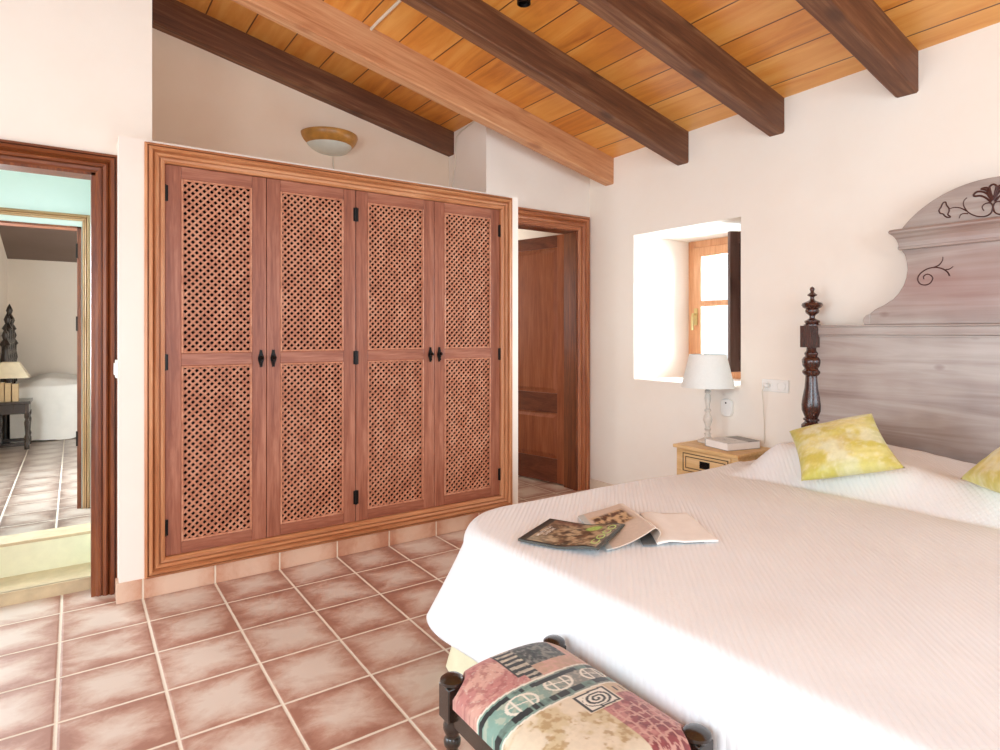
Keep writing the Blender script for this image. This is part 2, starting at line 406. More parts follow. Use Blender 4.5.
# door 2: small door on the right with its open leaf
d = struct_root('door_2', ((DX0 + DX1) / 2, YD, 0))
casing(DX0 - .125, DX1 + .125, DZ + .115, YD, .125, MOULD, M['red_pine_v'], M['red_pine'], d, YD)
j = MB(); j.box(DX0, DX0 + .02, YD - .004, YD + .15, 0, DZ).box(DX1 - .02, DX1 + .0, YD - .004, YD + .15, 0, DZ).box(DX0, DX1, YD - .004, YD + .15, DZ - .02, DZ)
j.build('jamb_lining', M['casing'], d)
lf = bpy.data.objects.new('door_leaf', None); COL.objects.link(lf); lf.parent = d; lf.location = Vector((3.490, 3.985, 0)) - world(d)
LW, LT = .75, .038; ang = math.atan2(.74, -.165)            # direction of the open leaf from its hinge
ux, uy = math.cos(ang), math.sin(ang); nx, ny = -uy, ux     # nx,ny: face towards the room
def lp(a, dd, z): return (3.490 + ux * a + nx * dd, 3.985 + uy * a + ny * dd, z)
def lbox(mb, a0, a1, d0, d1, z0, z1):
    mb.hexa([lp(a0, d0, z0), lp(a1, d0, z0), lp(a1, d1, z0), lp(a0, d1, z0), lp(a0, d0, z1), lp(a1, d0, z1), lp(a1, d1, z1), lp(a0, d1, z1)])
LTOP = 2.165
mb = MB(); lbox(mb, 0, .1, 0, LT, .012, LTOP); lbox(mb, LW - .1, LW, 0, LT, .012, LTOP); mb.build('stile', M['leaf'], lf, bevel=.004)
mb = MB(); lbox(mb, .1, LW - .1, 0, LT, LTOP - .105, LTOP); mb.build('top_rail', M['leaf_dark'], lf, bevel=.004)
mb = MB(); lbox(mb, .1, LW - .1, 0, LT, .62, .79); mb.build('lock_rail', M['leaf_dark'], lf, bevel=.004)
mb = MB(); lbox(mb, .1, LW - .1, 0, LT, .012, .22); mb.build('bottom_rail', M['leaf_dark'], lf, bevel=.004)
for z0, z1 in ((.79, LTOP - .105), (.22, .62)):
    mb = MB(); lbox(mb, .1, LW - .1, .012, LT - .014, z0, z1)
    for s0, s1 in ((LT - .014, LT - .002), (.002, .012)):
        A = [lp(.115, s0 if s0 > .01 else s1, z0 + .015), lp(LW - .115, s0 if s0 > .01 else s1, z0 + .015), lp(LW - .115, s0 if s0 > .01 else s1, z1 - .015), lp(.115, s0 if s0 > .01 else s1, z1 - .015)]
        B = [lp(.145, s1 if s0 > .01 else s0, z0 + .045), lp(LW - .145, s1 if s0 > .01 else s0, z0 + .045), lp(LW - .145, s1 if s0 > .01 else s0, z1 - .045), lp(.145, s1 if s0 > .01 else s0, z1 - .045)]
        mb.hexa(A + B)
    mb.build('panel', M['leaf'], lf)
for z in (.30, 1.12, 2.02):
    mb = MB(); lbox(mb, -.006, .012, LT - .01, LT + .006, z, z + .1); mb.lathe([(.008, 0), (.008, .1)], lp(-.002, LT + .004, z), 10); mb.build('hinge', M['black'], lf)

# corridor, steps and the far room seen through door 1
ZF = .232
MB().box(-2.5, .2, 3.80, 4.052, -.1, .062).build('floor_landing', M['nosing'], kind='structure')
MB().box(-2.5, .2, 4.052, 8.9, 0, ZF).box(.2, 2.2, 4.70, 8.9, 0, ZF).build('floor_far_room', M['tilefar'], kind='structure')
MB().box(-2.5, .1, 3.792, 3.80, 0, .066).build('trim_1', M['nosing'], kind='structure')
MB().box(-2.5, .12, 4.04, 4.052, .062, ZF - .004).build('trim_2', M['riser'], kind='structure')
MB().box(-2.5, .12, 4.034, 4.20, ZF - .012, ZF + .004).build('trim_3', M['nosing'], kind='structure', bevel=.003)
MB().box(-2.5, .12, 3.785, 3.83, .058, .066).build('trim_4', M['nosing'], kind='structure', bevel=.002)
Y2 = 4.60; FX0, FX1, FZ = -.72, .035, 1.975
w = MB(); w.box(-2.5, FX0, Y2, Y2 + .1, ZF, 2.9).box(FX0, FX1, Y2, Y2 + .1, FZ, 2.9).box(FX1, .2, Y2, Y2 + .1, ZF, 2.9)
w.box(.12, .214, 3.80, Y2, 0, 2.9); w.build('wall_corridor', M['corridor'], kind='structure')
MB().box(.106, .12, 4.06, Y2 - .02, ZF, ZF + .085).build('baseboard_corridor', M['white_plastic'], kind='structure')
MB().box(-2.5, .214, 3.80, Y2 + .1, 2.9, 2.95).build('ceiling_corridor', M['corridor'], kind='structure')
d = struct_root('door_3', ((FX0 + FX1) / 2, Y2, ZF))
casing(FX0 - .04, FX1 + .045, FZ + .075, Y2, .04, MOULD, M['casing_lt'], M['casing_lt_h'], d, Y2, zb=ZF)
j = MB(); j.box(FX0, FX0 + .015, Y2 - .004, Y2 + .11, ZF, FZ).box(FX1 - .022, FX1, Y2 - .004, Y2 + .11, ZF, FZ).box(FX0, FX1, Y2 - .004, Y2 + .11, FZ - .012, FZ)
j.build('jamb_lining', M['casing'], d)
for z in (.62, 1.33, 1.78): MB().box(FX1 - .028, FX1 - .018, Y2 - .008, Y2 + .012, z, z + .09).build('hinge', M['black'], d)
YF = 8.81
w = MB(); w.box(-.75, 2.2, YF, YF + .1, ZF, 2.5); w.build('wall_far', M['farwall'], kind='structure')
MB().box(-.75, -.62, 5.9, YF, ZF, 3.4).box(-.75, -.62, 4.7, 5.9, 2.3, 3.4).build('wall_far_left', M['farwall'], kind='structure')
MB().box(2.2, 2.3, 4.7, 8.9, ZF, 3.4).build('wall_far_right', M['farwall'], kind='structure')
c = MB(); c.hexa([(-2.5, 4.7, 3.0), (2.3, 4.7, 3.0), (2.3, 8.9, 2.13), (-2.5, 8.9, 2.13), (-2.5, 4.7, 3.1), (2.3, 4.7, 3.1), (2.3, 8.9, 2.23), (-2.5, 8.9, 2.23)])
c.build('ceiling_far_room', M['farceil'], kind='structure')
# room behind the right-hand door
w = MB(); w.box(2.56, 2.66, 4.4, 6.4, 0, 2.6).box(2.56, XW, 6.4, 6.5, 0, 2.6); w.build('wall_small_room', M['wall'], kind='structure')
MB().box(2.56, XW, YD + .14, 6.5, 2.46, 2.52).build('ceiling_small_room', M['wall'], kind='structure')

# window in the recess
wn = struct_root('window_1', (WXF, (WY0 + WY1) / 2, WZ0))
mb = MB(); fw = .055; xa, xb = WXF, WXF + .06
mb.box(xa, xb, WY0, WY0 + fw, WZ0, WZ1).box(xa, xb, WY1 - fw, WY1, WZ0, WZ1).box(xa, xb, WY0 + fw, WY1 - fw, WZ0, WZ0 + fw).box(xa, xb, WY0 + fw, WY1 - fw, WZ1 - fw, WZ1)
mb.build('window_frame', M['win_wood'], wn, bevel=.004)
cy0, cy1, cz0, cz1 = WY0 + fw + .003, WY1 - fw - .003, WZ0 + fw + .003, WZ1 - fw - .003; sw = .075
mb = MB(); xa, xb = WXF - .012, WXF + .036
mb.box(xa, xb, cy0, cy0 + sw, cz0, cz1).box(xa, xb, cy1 - sw, cy1, cz0, cz1).box(xa, xb, cy0 + sw, cy1 - sw, cz0, cz0 + sw).box(xa, xb, cy0 + sw, cy1 - sw, cz1 - sw, cz1).box(xa, xb, cy0 + sw, cy1 - sw, 1.535, 1.58)
sash = mb.build('sash', M['win_wood'], wn, bevel=.004)
MB().box(WXF + .010, WXF + .014, cy0 + sw - .01, cy1 - sw + .01, cz0 + sw - .01, cz1 - sw + .01).build('glass_pane', M['glass'], sash)
mb = MB(); hy = cy1 - .03; mb.box(WXF - .02, WXF - .011, hy - .016, hy + .016, 1.38, 1.52); mb.tube([(WXF - .02, hy, 1.47), (WXF - .055, hy, 1.47), (WXF - .06, hy, 1.45), (WXF - .06, hy, 1.34)], .011)
mb.build('window_handle', M['brass'], sash, smooth_=True)
# dark inner shutter, swung open into the recess
ha = (WXF - .012, WY0 + .055); sd = Vector((-.49, .158)).normalized(); sn = Vector((-sd.y, sd.x))
def sp_(a, dd, z): return (ha[0] + sd.x * a + sn.x * dd, ha[1] + sd.y * a + sn.y * dd, z)
def sbox(mb, a0, a1, d0, d1, z0, z1): mb.hexa([sp_(a0, d0, z0), sp_(a1, d0, z0), sp_(a1, d1, z0), sp_(a0, d1, z0), sp_(a0, d0, z1), sp_(a1, d0, z1), sp_(a1, d1, z1), sp_(a0, d1, z1)])
sz0, sz1 = 1.045, 2.03
sh = bpy.data.objects.new('shutter', None); COL.objects.link(sh); sh.parent = wn; sh.location = Vector((ha[0], ha[1], sz0)) - world(wn)
mb = MB(); sbox(mb, 0, .07, -.014, .014, sz0, sz1); sbox(mb, .43, .50, -.014, .014, sz0, sz1)
for z0, z1 in ((sz0, sz0 + .08), (1.5, 1.57), (sz1 - .08, sz1)): sbox(mb, .07, .43, -.014, .014, z0, z1)
mb.build('shutter_frame', M['shutter'], sh, bevel=.003)
mb = MB(); sbox(mb, .07, .43, -.007, .007, sz0 + .08, 1.5); sbox(mb, .07, .43, -.007, .007, 1.57, sz1 - .08); mb.build('shutter_panel', M['shutter'], sh)

# ------------------------------------------------------------------ ceiling beams
BEAMS = [(4.314, 4.42, .20, 2.545, 2.545, .2157, 'beam_shade', 'knotty roof beam in the shade tone against the wall above the wardrobe, furthest left'),
         (3.553, 3.653, -2.4, XW + .02, 2.524, .2230, 'beam_lit', 'roof beam in the pale lit tone ending beside the white pier, second from the left'),
         (2.816, 2.918, -2.4, XW + .02, 2.528, .2366, 'beam_shade', 'brown roof beam meeting the wall above the left side of the window, middle of the five'),
         (2.100, 2.204, -2.4, XW + .02, 2.552, .2190, 'beam_shade', 'brown roof beam meeting the wall up and right of the window, second from the right'),
         (1.370, 1.476, -2.4, XW + .02, 2.566, .2200, 'beam_shade', 'brown roof beam ending above and left of the bed crest, furthest right')]
def beam(y0, y1, x0, x1, zb, sl, mat, label):
    n = 60; v = []; f = []; cy = (y0 + y1) / 2
    for i in range(n + 1):
        x = x0 + (x1 - x0) * i / n; z = zb + sl * (XW - x)
        jit = lambda k: .004 * fbm(x * 2.2, k * 7.3 + cy * 11)
        zt = ceil_z(x, cy) + .02
        v += [(x, y0 + jit(1), z + .008 + jit(2)), (x, y0 + .008, z + jit(3)), (x, y1 - .008, z + jit(4)), (x, y1 + jit(5), z + .008 + jit(6)), (x, y1, zt), (x, y0, zt)]
    for i in range(n):
        for k in range(6): f.append((i * 6 + k, i * 6 + (k + 1) % 6, (i + 1) * 6 + (k + 1) % 6, (i + 1) * 6 + k))
    f += [tuple(range(6))[::-1], tuple(n * 6 + k for k in range(6))]
    o = MB().add(v, f).build('ceiling_beam', M[mat], loc=(x1, cy, zb + sl * (XW - x1)))
    tag(o, label, 'beam', 'roof beams')
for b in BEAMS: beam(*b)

# ------------------------------------------------------------------ wardrobe
wr = thing('wardrobe', (1.41, 3.52, .098), 'built-in wardrobe with four lattice doors in an orange pine surround', 'wardrobe')
casing(.285, 2.535, 2.268, 3.512, .09, MOULD, M['pine_frame_v'], M['pine_frame'], wr, 3.535, bottom=.085, zb=.098)
cb = MB(); cb.box(.29, .31, 3.56, 4.2, .1, 2.26).box(2.51, 2.53, 3.56, 4.2, .1, 2.26).box(.31, 2.51, 4.18, 4.2, .1, 2.26).box(.31, 2.51, 3.56, 4.18, .1, .12).box(.31, 2.51, 3.56, 4.18, 2.24, 2.26).box(1.375, 1.395, 3.57, 4.18, .12, 2.24)
cb.build('carcass', M['carcass'], wr)
DOORS = [(.377, .871, 1, 'leftmost'), (.874, 1.388, -1, ''), (1.392, 1.923, 1, ''), (1.926, 2.443, -1, '')]
Z0, Z1 = .184, 2.176
def lattice(x0, x1, z0, z1, yf):
    mb = MB(); p = .0362; hw = .0054
    for layer, (sgn, ya, yb) in enumerate(((1, yf, yf + .006), (-1, yf + .005, yf + .011))):
        # lines z = sgn*(x) + c
        c0 = (z0 - x1) if sgn > 0 else (z0 + x0); c1 = (z1 - x0) if sgn > 0 else (z1 + x1)
        k = math.ceil((c0 - .01) / p); off = 0.
        while k * p < c1 + .01:
            cc = k * p; k += 1
            ts = []
            for x in (x0, x1):
                z = sgn * x + cc
                if z0 <= z <= z1: ts.append((x, z))
            for z in (z0, z1):
                x = (z - cc) * sgn
                if x0 < x < x1: ts.append((x, z))
            if len(ts) < 2: continue
            ts.sort(); a, b = ts[0], ts[-1]
            if abs(a[0] - b[0]) < .004: continue
            q = hw * .7071; dx, dz = (-q, q * 1) if sgn > 0 else (q, q)
            # widen along the normal
            pts = [(a[0] - dx * 1, a[1] - dz), (a[0] + dx, a[1] + dz), (b[0] + dx, b[1] + dz), (b[0] - dx, b[1] - dz)]
            mb.hexa([(px, ya, pz) for px, pz in pts] + [(px, yb, pz) for px, pz in pts])
    return mb
for (x0, x1, hinge, nm) in DOORS:
    dr = bpy.data.objects.new('door', None); COL.objects.link(dr); dr.parent = wr; dr.location = Vector(((x0 + x1) / 2, 3.53, Z0)) - world(wr)
    ya, yb, st = 3.522, 3.546, .074
    mb = MB(); mb.box(x0, x0 + st, ya, yb, Z0, Z1).box(x1 - st, x1, ya, yb, Z0, Z1); mb.build('stile', M['door_v'], dr, bevel=.003)
    rails = ((Z0, .245), (1.148, 1.214), (2.112, Z1))
    for z0, z1 in rails: MB().box(x0 + st, x1 - st, ya, yb, z0, z1).build('rail', M['door_h'], dr, bevel=.003)
    for z0, z1 in ((.245, 1.148), (1.214, 2.112)):
        lp_ = lattice(x0 + st - .002, x1 - st + .002, z0 - .002, z1 + .002, ya + .006).build('lattice_panel', M['lattice'], dr)
        mb = MB(); s = .010
        mb.box(x0 + st, x0 + st + s, ya - .003, ya + .012, z0, z1).box(x1 - st - s, x1 - st, ya - .003, ya + .012, z0, z1).box(x0 + st + s, x1 - st - s, ya - .003, ya + .012, z0, z0 + s).box(x0 + st + s, x1 - st - s, ya - .003, ya + .012, z1 - s, z1)
        mb.build('panel_bead', M['lattice'], dr, bevel=.003)
    hx = x1 - .028 if hinge > 0 else x0 + .035
    mb = MB(); hz = 1.178
    n = 14; poly = []
    for i in range(2 * n):
        t_ = i / (2 * n) * 2 * PI; r = 1 + .18 * math.cos(4 * t_); poly.append((hx + .0135 * math.sin(t_) * r, hz + .05 * math.cos(t_) * (1 - .1 * math.cos(6 * t_))))
    mb.prism(poly, lambda u, w, dd: (u, dd, w), ya - .004, ya + .002)
    mb.tube([(hx, ya - .004, hz + .004), (hx, ya - .02, hz + .004)], .006); mb.lathe([(0, -.013), (.009, -.009), (.013, 0), (.009, .009), (0, .013)], (hx, ya - .024, hz + .004), 12)
    mb.tube([(hx, ya - .022, hz + .002), (hx - .006, ya - .026, hz - .018), (hx, ya - .02, hz - .036)], .004)
    mb.build('handle', M['black'], dr, smooth_=True)
    ex = x0 if hinge > 0 else x1
    for z in (.33, 1.17, 2.03):
        mb = MB(); mb.box(ex - .002 if hinge > 0 else ex - .014, ex + .014 if hinge > 0 else ex + .002, ya - .003, ya + .002, z - .04, z + .04); mb.lathe([(.006, -.042), (.006, .042)], (ex, ya - .004, z), 10)
        mb.build('hinge', M['black'], dr)

# ------------------------------------------------------------------ wall sconce, cables, spot, switches
sc = thing('wall_sconce', (1.53, YB, 2.70), 'half-bowl wall light with ochre band and frosted glass above the wardrobe', 'wall light')
MB().lathe([(.192, .055), (.204, .062), (.206, .05), (.198, .025), (.184, .002), (.168, -.014), (.160, -.016), (.164, -.004), (.18, .02), (.192, .055)], (1.53, YB, 2.70), 36, PI, 2 * PI).build('clay_band', M['ochre'], sc, smooth_=True)
MB().lathe([(.164, -.012), (.155, -.03), (.128, -.055), (.09, -.073), (.05, -.082), (0.001, -.085)], (1.53, YB, 2.70), 36, PI, 2 * PI).build('glass_bowl', M['milk'], sc, smooth_=True)
MB().box(1.43, 1.63, YB - .012, YB, 2.67, 2.74).build('back_plate', M['ochre'], sc)
o = MB().tube([(1.555, YB - .006, 2.66), (1.56, YB - .008, 2.55), (1.575, YB - .008, 2.46), (1.58, YB - .008, 2.40), (1.58, YB - .012, 2.283)], .004).build('lamp_cord', M['cream_cable'], loc=(1.56, YB, 2.40))
tag(o, 'short cream cord hanging from the half-bowl wall light', 'cord')
o = MB().tube([(2.533, 3.86, 2.965), (2.533, 4.06, 2.945), (2.533, 4.20, 2.925), (2.533, 4.26, 2.90), (2.533, 4.275, 2.84), (2.533, 4.285, 2.70), (2.533, 4.325, 2.55), (2.533, 4.345, 2.40), (2.533, 4.345, 2.283)], .005).build('wall_cable', M['cream_cable'], loc=(2.533, 4.3, 2.5))
tag(o, 'thin cream cable running down the white pier right of the wardrobe recess', 'cable')
o = MB().tube([(1.50, 3.575, 3.188), (1.502, 3.45, 3.194), (1.508, 3.30, 3.197), (1.513, 3.10, 3.20), (1.515, 2.90, 3.20)], .009).build('ceiling_conduit', M['cream_cable'], loc=(1.508, 3.25, 3.19))
tag(o, 'short pale conduit on the ceiling boards between two roof beams', 'conduit')
cz = ceil_z(1.93, 2.56)
sl = thing('ceiling_spotlight', (1.93, 2.56, cz), 'small black ceiling spotlight between the middle beams at the top edge', 'spotlight')
MB().lathe([(.045, 0.01), (.045, -.025), (.02, -.03), (.012, -.03)], (1.93, 2.56, cz), 20).build('base', M['black'], sl)
MB().lathe([(.01, -.03), (.01, -.05), (.03, -.055), (.036, -.062), (.036, -.088), (.030, -.088), (.026, -.07)], (1.93, 2.56, cz), 20).build('lamp_head', M['black'], sl, smooth_=True)

ls = thing('light_switch', (.178, 3.60, 1.14), 'white light switch on the end of the wardrobe wall beside the left doorway', 'switch')
MB().box(.166, .178, 3.56, 3.64, 1.095, 1.185).build('plate', M['white_plastic'], ls, bevel=.004)
MB().box(.160, .168, 3.575, 3.625, 1.11, 1.17).build('rocker', M['white_plastic'], ls, bevel=.003)

so = thing('wall_socket', (XW, 2.156, .99), 'white double socket plate on the wall left of the bed post', 'socket')
MB().box(XW - .012, XW, 2.068, 2.244, .95, 1.028).build('plate', M['white_plastic'], so, bevel=.004)
MB().lathe([(.03, 0), (.03, .003)], (0, 0, 0), 20)
for y in (2.2, 2.112):
    mb = MB()
    for k in range(20): pass
    ring = [(XW - .0135, y + .027 * math.cos(2 * PI * k / 24), .989 + .027 * math.sin(2 * PI * k / 24)) for k in range(24)]; ring.append(ring[0])
    mb.tube(ring, .002, 6); mb.build('socket_ring', M['white_plastic'], so)
pg = thing('plug', (XW - .013, 2.2, .989), 'white lamp plug with its cord in the left socket by the bed', 'plug')
MB().tube([(XW - .013, 2.2, .989), (XW - .045, 2.2, .989), (XW - .052, 2.203, .985)], [.017, .015, .008], 12).build('plug_body', M['white_plastic'], pg, smooth_=True)
MB().box(XW - .03, XW - .0128, 2.192, 2.208, 0.996, 1.002).build('earth_clip', M['black'], pg)
MB().tube([(XW - .05, 2.203, .985), (XW - .055, 2.215, .95), (XW - .03, 2.222, .87), (XW - .015, 2.225, .75), (XW - .012, 2.225, .62)], .0028, 6).build('cord', M['cream_cable'], pg)
th = thing('bell_push', (XW, 2.492, .82), 'small white rounded wall control between the table lamp and the socket', 'control')
n = 24; poly = []
for i in range(n):
    a = 2 * PI * i / n; poly.append((2.492 + .042 * max(-1, min(1, 1.25 * math.cos(a))), .82 + .058 * max(-1, min(1, 1.12 * math.sin(a)))))
MB().prism(poly, lambda u, w_, dd: (dd, u, w_), XW - .03, XW).build('housing', M['white_plastic'], th, bevel=.006, seg=3)
MB().lathe([(0, .0), (.006, 0.)], (0, 0, 0), 10)
o = MB().tube([(XW - .0305, 2.492, .852), (XW - .028, 2.492, .852)], .006, 12).build('button', M['black'], th)
# ------------------------------------------------------------------ bed
BY0, BY1, BX0, BX1, BC = -.02, 2.06, 1.215, 3.43, 1.02
bed = thing('bed', (2.35, BC, 0), 'wide bed with turned dark posts and a tall carved grey wooden headboard', 'bed')
HX = 3.48
# headboard panel and rail
mb = MB(); mb.box(HX - .005, HX + .025, BC - .82, BC + .82, .30, 1.31); mb.build('headboard_panel', M['headboard'], bed)
mb = MB(); mb.box(HX - .02, HX + .035, BC - .82, BC + .82, 1.308, 1.352).box(HX - .026, HX + .04, BC - .82, BC + .82, 1.352, 1.362).box(HX - .012, HX - .005, BC - .82, BC + .82, 1.296, 1.308)
mb.build('top_rail', M['headboard'], bed, bevel=.003)
prof = [(.545, 1.362), (.556, 1.370), (.563, 1.384), (.560, 1.399), (.548, 1.412), (.530, 1.424), (.506, 1.444), (.465, 1.464), (.42, 1.494), (.394, 1.524), (.373, 1.561), (.360, 1.600), (.355, 1.64), (.358, 1.68), (.367, 1.716), (.384, 1.744)]
poly = [(u, z) for u, z in prof] + [(-u, z) for u, z in reversed(prof)]
cr = MB().prism(poly, lambda u, z, dd: (dd, BC + u, z), HX - .01, HX + .025).build('headboard_crest', M['headboard'], bed, bevel=.004)
# bulb trim at both feet of the crest
for s in (1, -1):
    MB().prism([(s * (BC * 0 + .563) - s * .004, 1.3625), (s * .566, 1.384), (s * .562, 1.400), (s * .550, 1.413), (s * .530, 1.421), (s * .530, 1.3625)], lambda u, z, dd: (dd, BC + u, z), HX - .016, HX + .02).build('crest_foot', M['headboard'], cr, bevel=.003)
# cornice: stepped moulding round the waist
mb = MB(); LV = [(.384, .012, 1.740), (.390, .020, 1.744), (.390, .020, 1.754), (.388, .017, 1.757), (.390, .019, 1.775), (.396, .025, 1.796), (.408, .038, 1.816), (.420, .050, 1.826), (.422, .052, 1.834), (.418, .048, 1.842), (.404, .034, 1.847)]
for (e0, p0, z0), (e1, p1, z1) in zip(LV, LV[1:]):
    ring = lambda e, p, z: [(HX - .01 - p, BC - e, z), (HX + .025, BC - e, z), (HX + .025, BC + e, z), (HX - .01 - p, BC + e, z)]
    mb.hexa(ring(e0, p0, z0) + ring(e1, p1, z1))
mb.build('cornice', M['headboard'], cr)
arc = []; hw_, hh = .384, .19; R_ = (hw_ ** 2 + hh ** 2) / (2 * hh); zc = 1.846 + hh - R_; a0 = math.asin(hw_ / R_)
for i in range(41): a = -a0 + 2 * a0 * i / 40; arc.append((R_ * math.sin(a), zc + R_ * math.cos(a)))
MB().prism(arc, lambda u, z, dd: (dd, BC + u, z), HX - .012, HX + .025).build('arch_top', M['headboard'], cr, bevel=.003)
def stroke(mb, pts, r0, r1=None, x=HX - .0125, sm=6):
    # catmull-rom through (u,z)
    P_ = [pts[0]] + list(pts) + [pts[-1]]; out = []
    for i in range(1, len(P_) - 2):
        for k in range(sm):
            t = k / sm; p0, p1, p2, p3 = P_[i - 1], P_[i], P_[i + 1], P_[i + 2]
            out.append(tuple(.5 * (2 * p1[j] + (p2[j] - p0[j]) * t + (2 * p0[j] - 5 * p1[j] + 4 * p2[j] - p3[j]) * t * t + (3 * p1[j] - p0[j] - 3 * p2[j] + p3[j]) * t ** 3) for j in (0, 1)))
    out.append(pts[-1]); n = len(out); r1 = r0 if r1 is None else r1
    rr = [(r0 + (r1 - r0) * i / (n - 1)) for i in range(n)]
    mb.tube([(x, BC + u, z) for u, z in out], rr, 6)
# lower scrolls on the crest (both sides)
def spiral(cu, cz, r, turns, a_start, s):
    return [(cu + s * r * (1 - k / 26) * math.cos(a_start + turns * 2 * PI * k / 26), cz + r * (1 - k / 26) * math.sin(a_start + turns * 2 * PI * k / 26)) for k in range(24)]
for s in (1, -1):
    mb = MB(); X1 = HX - .0105
    stroke(mb, [(s * u, z) for u, z in [(.171, 1.594), (.18, 1.614), (.202, 1.632), (.233, 1.641), (.267, 1.635), (.296, 1.615), (.307, 1.591), (.299, 1.567), (.277, 1.557), (.254, 1.564), (.242, 1.586), (.25, 1.603), (.267, 1.61), (.281, 1.6), (.28, 1.586)]], .0034, .0026, x=X1)
    stroke(mb, [(s * u, z) for u, z in [(.238, 1.64), (.214, 1.652), (.201, 1.671), (.199, 1.69)]], .0038, .0016, x=X1)
    stroke(mb, [(s * u, z) for u, z in [(.187, 1.626), (.171, 1.628), (.156, 1.639)]], .0034, .0016, x=X1)
    mb.build('painted_scroll', M['inlay'], cr)
mb = MB()
FL = [([(.0, 1.894), (.006, 1.87), (.021, 1.858), (.041, 1.856), (.065, 1.863), (.09, 1.88), (.106, 1.902), (.114, 1.924), (.112, 1.943), (.1, 1.955)], .0038, .002),
      ([(.0, 1.894), (.004, 1.908), (.012, 1.915), (.026, 1.915), (.037, 1.909), (.041, 1.898), (.034, 1.882)], .0036, .0022),
      ([(.101, 1.892), (.119, 1.906), (.135, 1.914), (.154, 1.917), (.172, 1.914)], .0034, .002),
      ([(.096, 1.879), (.112, 1.882), (.125, 1.878), (.132, 1.862)], .0032, .0016),
      ([(.212, 1.919), (.206, 1.928), (.2, 1.943), (.194, 1.949), (.186, 1.948), (.182, 1.932), (.173, 1.917), (.172, 1.903), (.177, 1.888), (.167, 1.875), (.179, 1.874), (.19, 1.883), (.197, 1.893), (.209, 1.899), (.214, 1.91), (.212, 1.919)], .0034, .0034),
      ([(.007, 1.917), (.025, 1.939), (.047, 1.954), (.068, 1.956), (.073, 1.964), (.061, 1.975), (.041, 1.972), (.022, 1.958), (.006, 1.928)], .0048, .0048),
      ([(.003, 1.923), (.012, 1.951), (.021, 1.971), (.033, 1.981), (.044, 1.985), (.034, 1.988), (.021, 1.985), (.010, 1.963), (.002, 1.934)], .0048, .0048),
      ([(.0, 1.924), (.006, 1.95), (.011, 1.975), (.013, 1.988), (.006, 1.996), (.0, 1.998)], .0046, .0046)]
for s in (1, -1):
    for pts_, q0, q1 in FL: stroke(mb, [(s * u, z + .004) for u, z in pts_], q0, q1)
mb.build('painted_flower', M['inlay'], cr)
# turned posts with finials
pp = [(.040, .70), (.030, .715), (.030, .725), (.046, .735), (.049, .76), (.048, .79), (.034, .806), (.031, .812), (.040, .818), (.040, .826), (.032, .832), (.037, .846), (.046, .874), (.047, .905), (.042, .95), (.034, 1.0), (.030, 1.06), (.030, 1.072), (.038, 1.080), (.044, 1.090), (.044, 1.100), (.036, 1.108), (.034, 1.116), (.042, 1.130), (.045, 1.150), (.045, 1.165), (.038, 1.178), (.030, 1.184), (.034, 1.196), (.034, 1.204), (.026, 1.214), (.024, 1.236)]
fin = [(.040, 1.360), (.040, 1.366), (.030, 1.372), (.036, 1.380), (.036, 1.388), (.022, 1.396), (.013, 1.404), (.013, 1.416), (.020, 1.424), (.031, 1.434), (.034, 1.446), (.030, 1.456), (.044, 1.466), (.050, 1.478), (.046, 1.490), (.030, 1.498), (.013, 1.506), (.009, 1.518), (.011, 1.526), (.022, 1.533), (.024, 1.538), (.014, 1.546), (.008, 1.554), (.010, 1.562), (.012, 1.570), (.009, 1.579), (.001, 1.585)]
for s in (1, -1):
    py = BC + s * .85; px = HX + .005; g_ = 1.2; pp_ = [(a * g_, b) for a, b in pp]; fin_ = [(a * 1.12, b) for a, b in fin]
    mb = MB(); mb.box(px - .043, px + .043, py - .043, py + .043, 0, .70).box(px - .043, px + .043, py - .048, py + .048, 1.236, 1.360)
    mb.lathe(pp_, (px, py, 0), 28); p_ = mb.build('headboard_post', M['dark_wood'], bed, smooth_=True)
    MB().lathe(fin_, (px, py, 0), 24).build('finial', M['dark_wood'], p_, smooth_=True)
# base, mattress, valance
MB().box(1.30, 3.43, .02, 2.02, .16, .30).build('bed_base', M['valance'], bed, bevel=.01)
MB().box(1.27, 3.43, -.01, 2.04, .30, .565).build('mattress', M['white_cloth'], bed, bevel=.05, seg=4)
for (x, y) in ((1.38, .1), (1.38, 1.94), (3.3, .1), (3.3, 1.94)): MB().box(x - .03, x + .03, y - .03, y + .03, 0, .17).build('leg', M['dark_wood'], bed)
def valance_pts(u):
    # skirt path: head-left -> foot-left -> foot-right -> head-right
    L = [(3.42, 2.06), (1.285, 2.06), (1.285, -.03), (3.42, -.03)]
    seg = [2.135, 2.09, 2.135]; tot = sum(seg); q = u * tot
    for i in range(3):
        if q <= seg[i] or i == 2:
            t = q / seg[i]; return (L[i][0] + (L[i + 1][0] - L[i][0]) * t, L[i][1] + (L[i + 1][1] - L[i][1]) * t, i, t)
        q -= seg[i]
def vfn(u, v):
    x, y, i, t = valance_pts(u); fl = (1 - v) ; wv = .012 * math.sin(u * 260) * fl
    corner = max(0, 1 - min(abs(u - 2.135 / 6.36), abs(u - 4.225 / 6.36)) * 6.36 / .25)
    out = .03 * fl + .06 * fl * corner + wv
    cx, cy = 2.35, BC; nx_, ny_ = ((0, 1), (-1, 0), (0, -1))[i]
    if corner > 0: nx_, ny_ = (nx_ * 1 + (-.6 if i != 1 else 0) * corner, ny_ + ((.6 if u < .5 else -.6) if i == 1 else 0) * corner)
    return (x + nx_ * out, y + ny_ * out, .004 + v * .34)
MB().grid(vfn, 500, 6).build('valance', M['valance'], bed, smooth_='all')

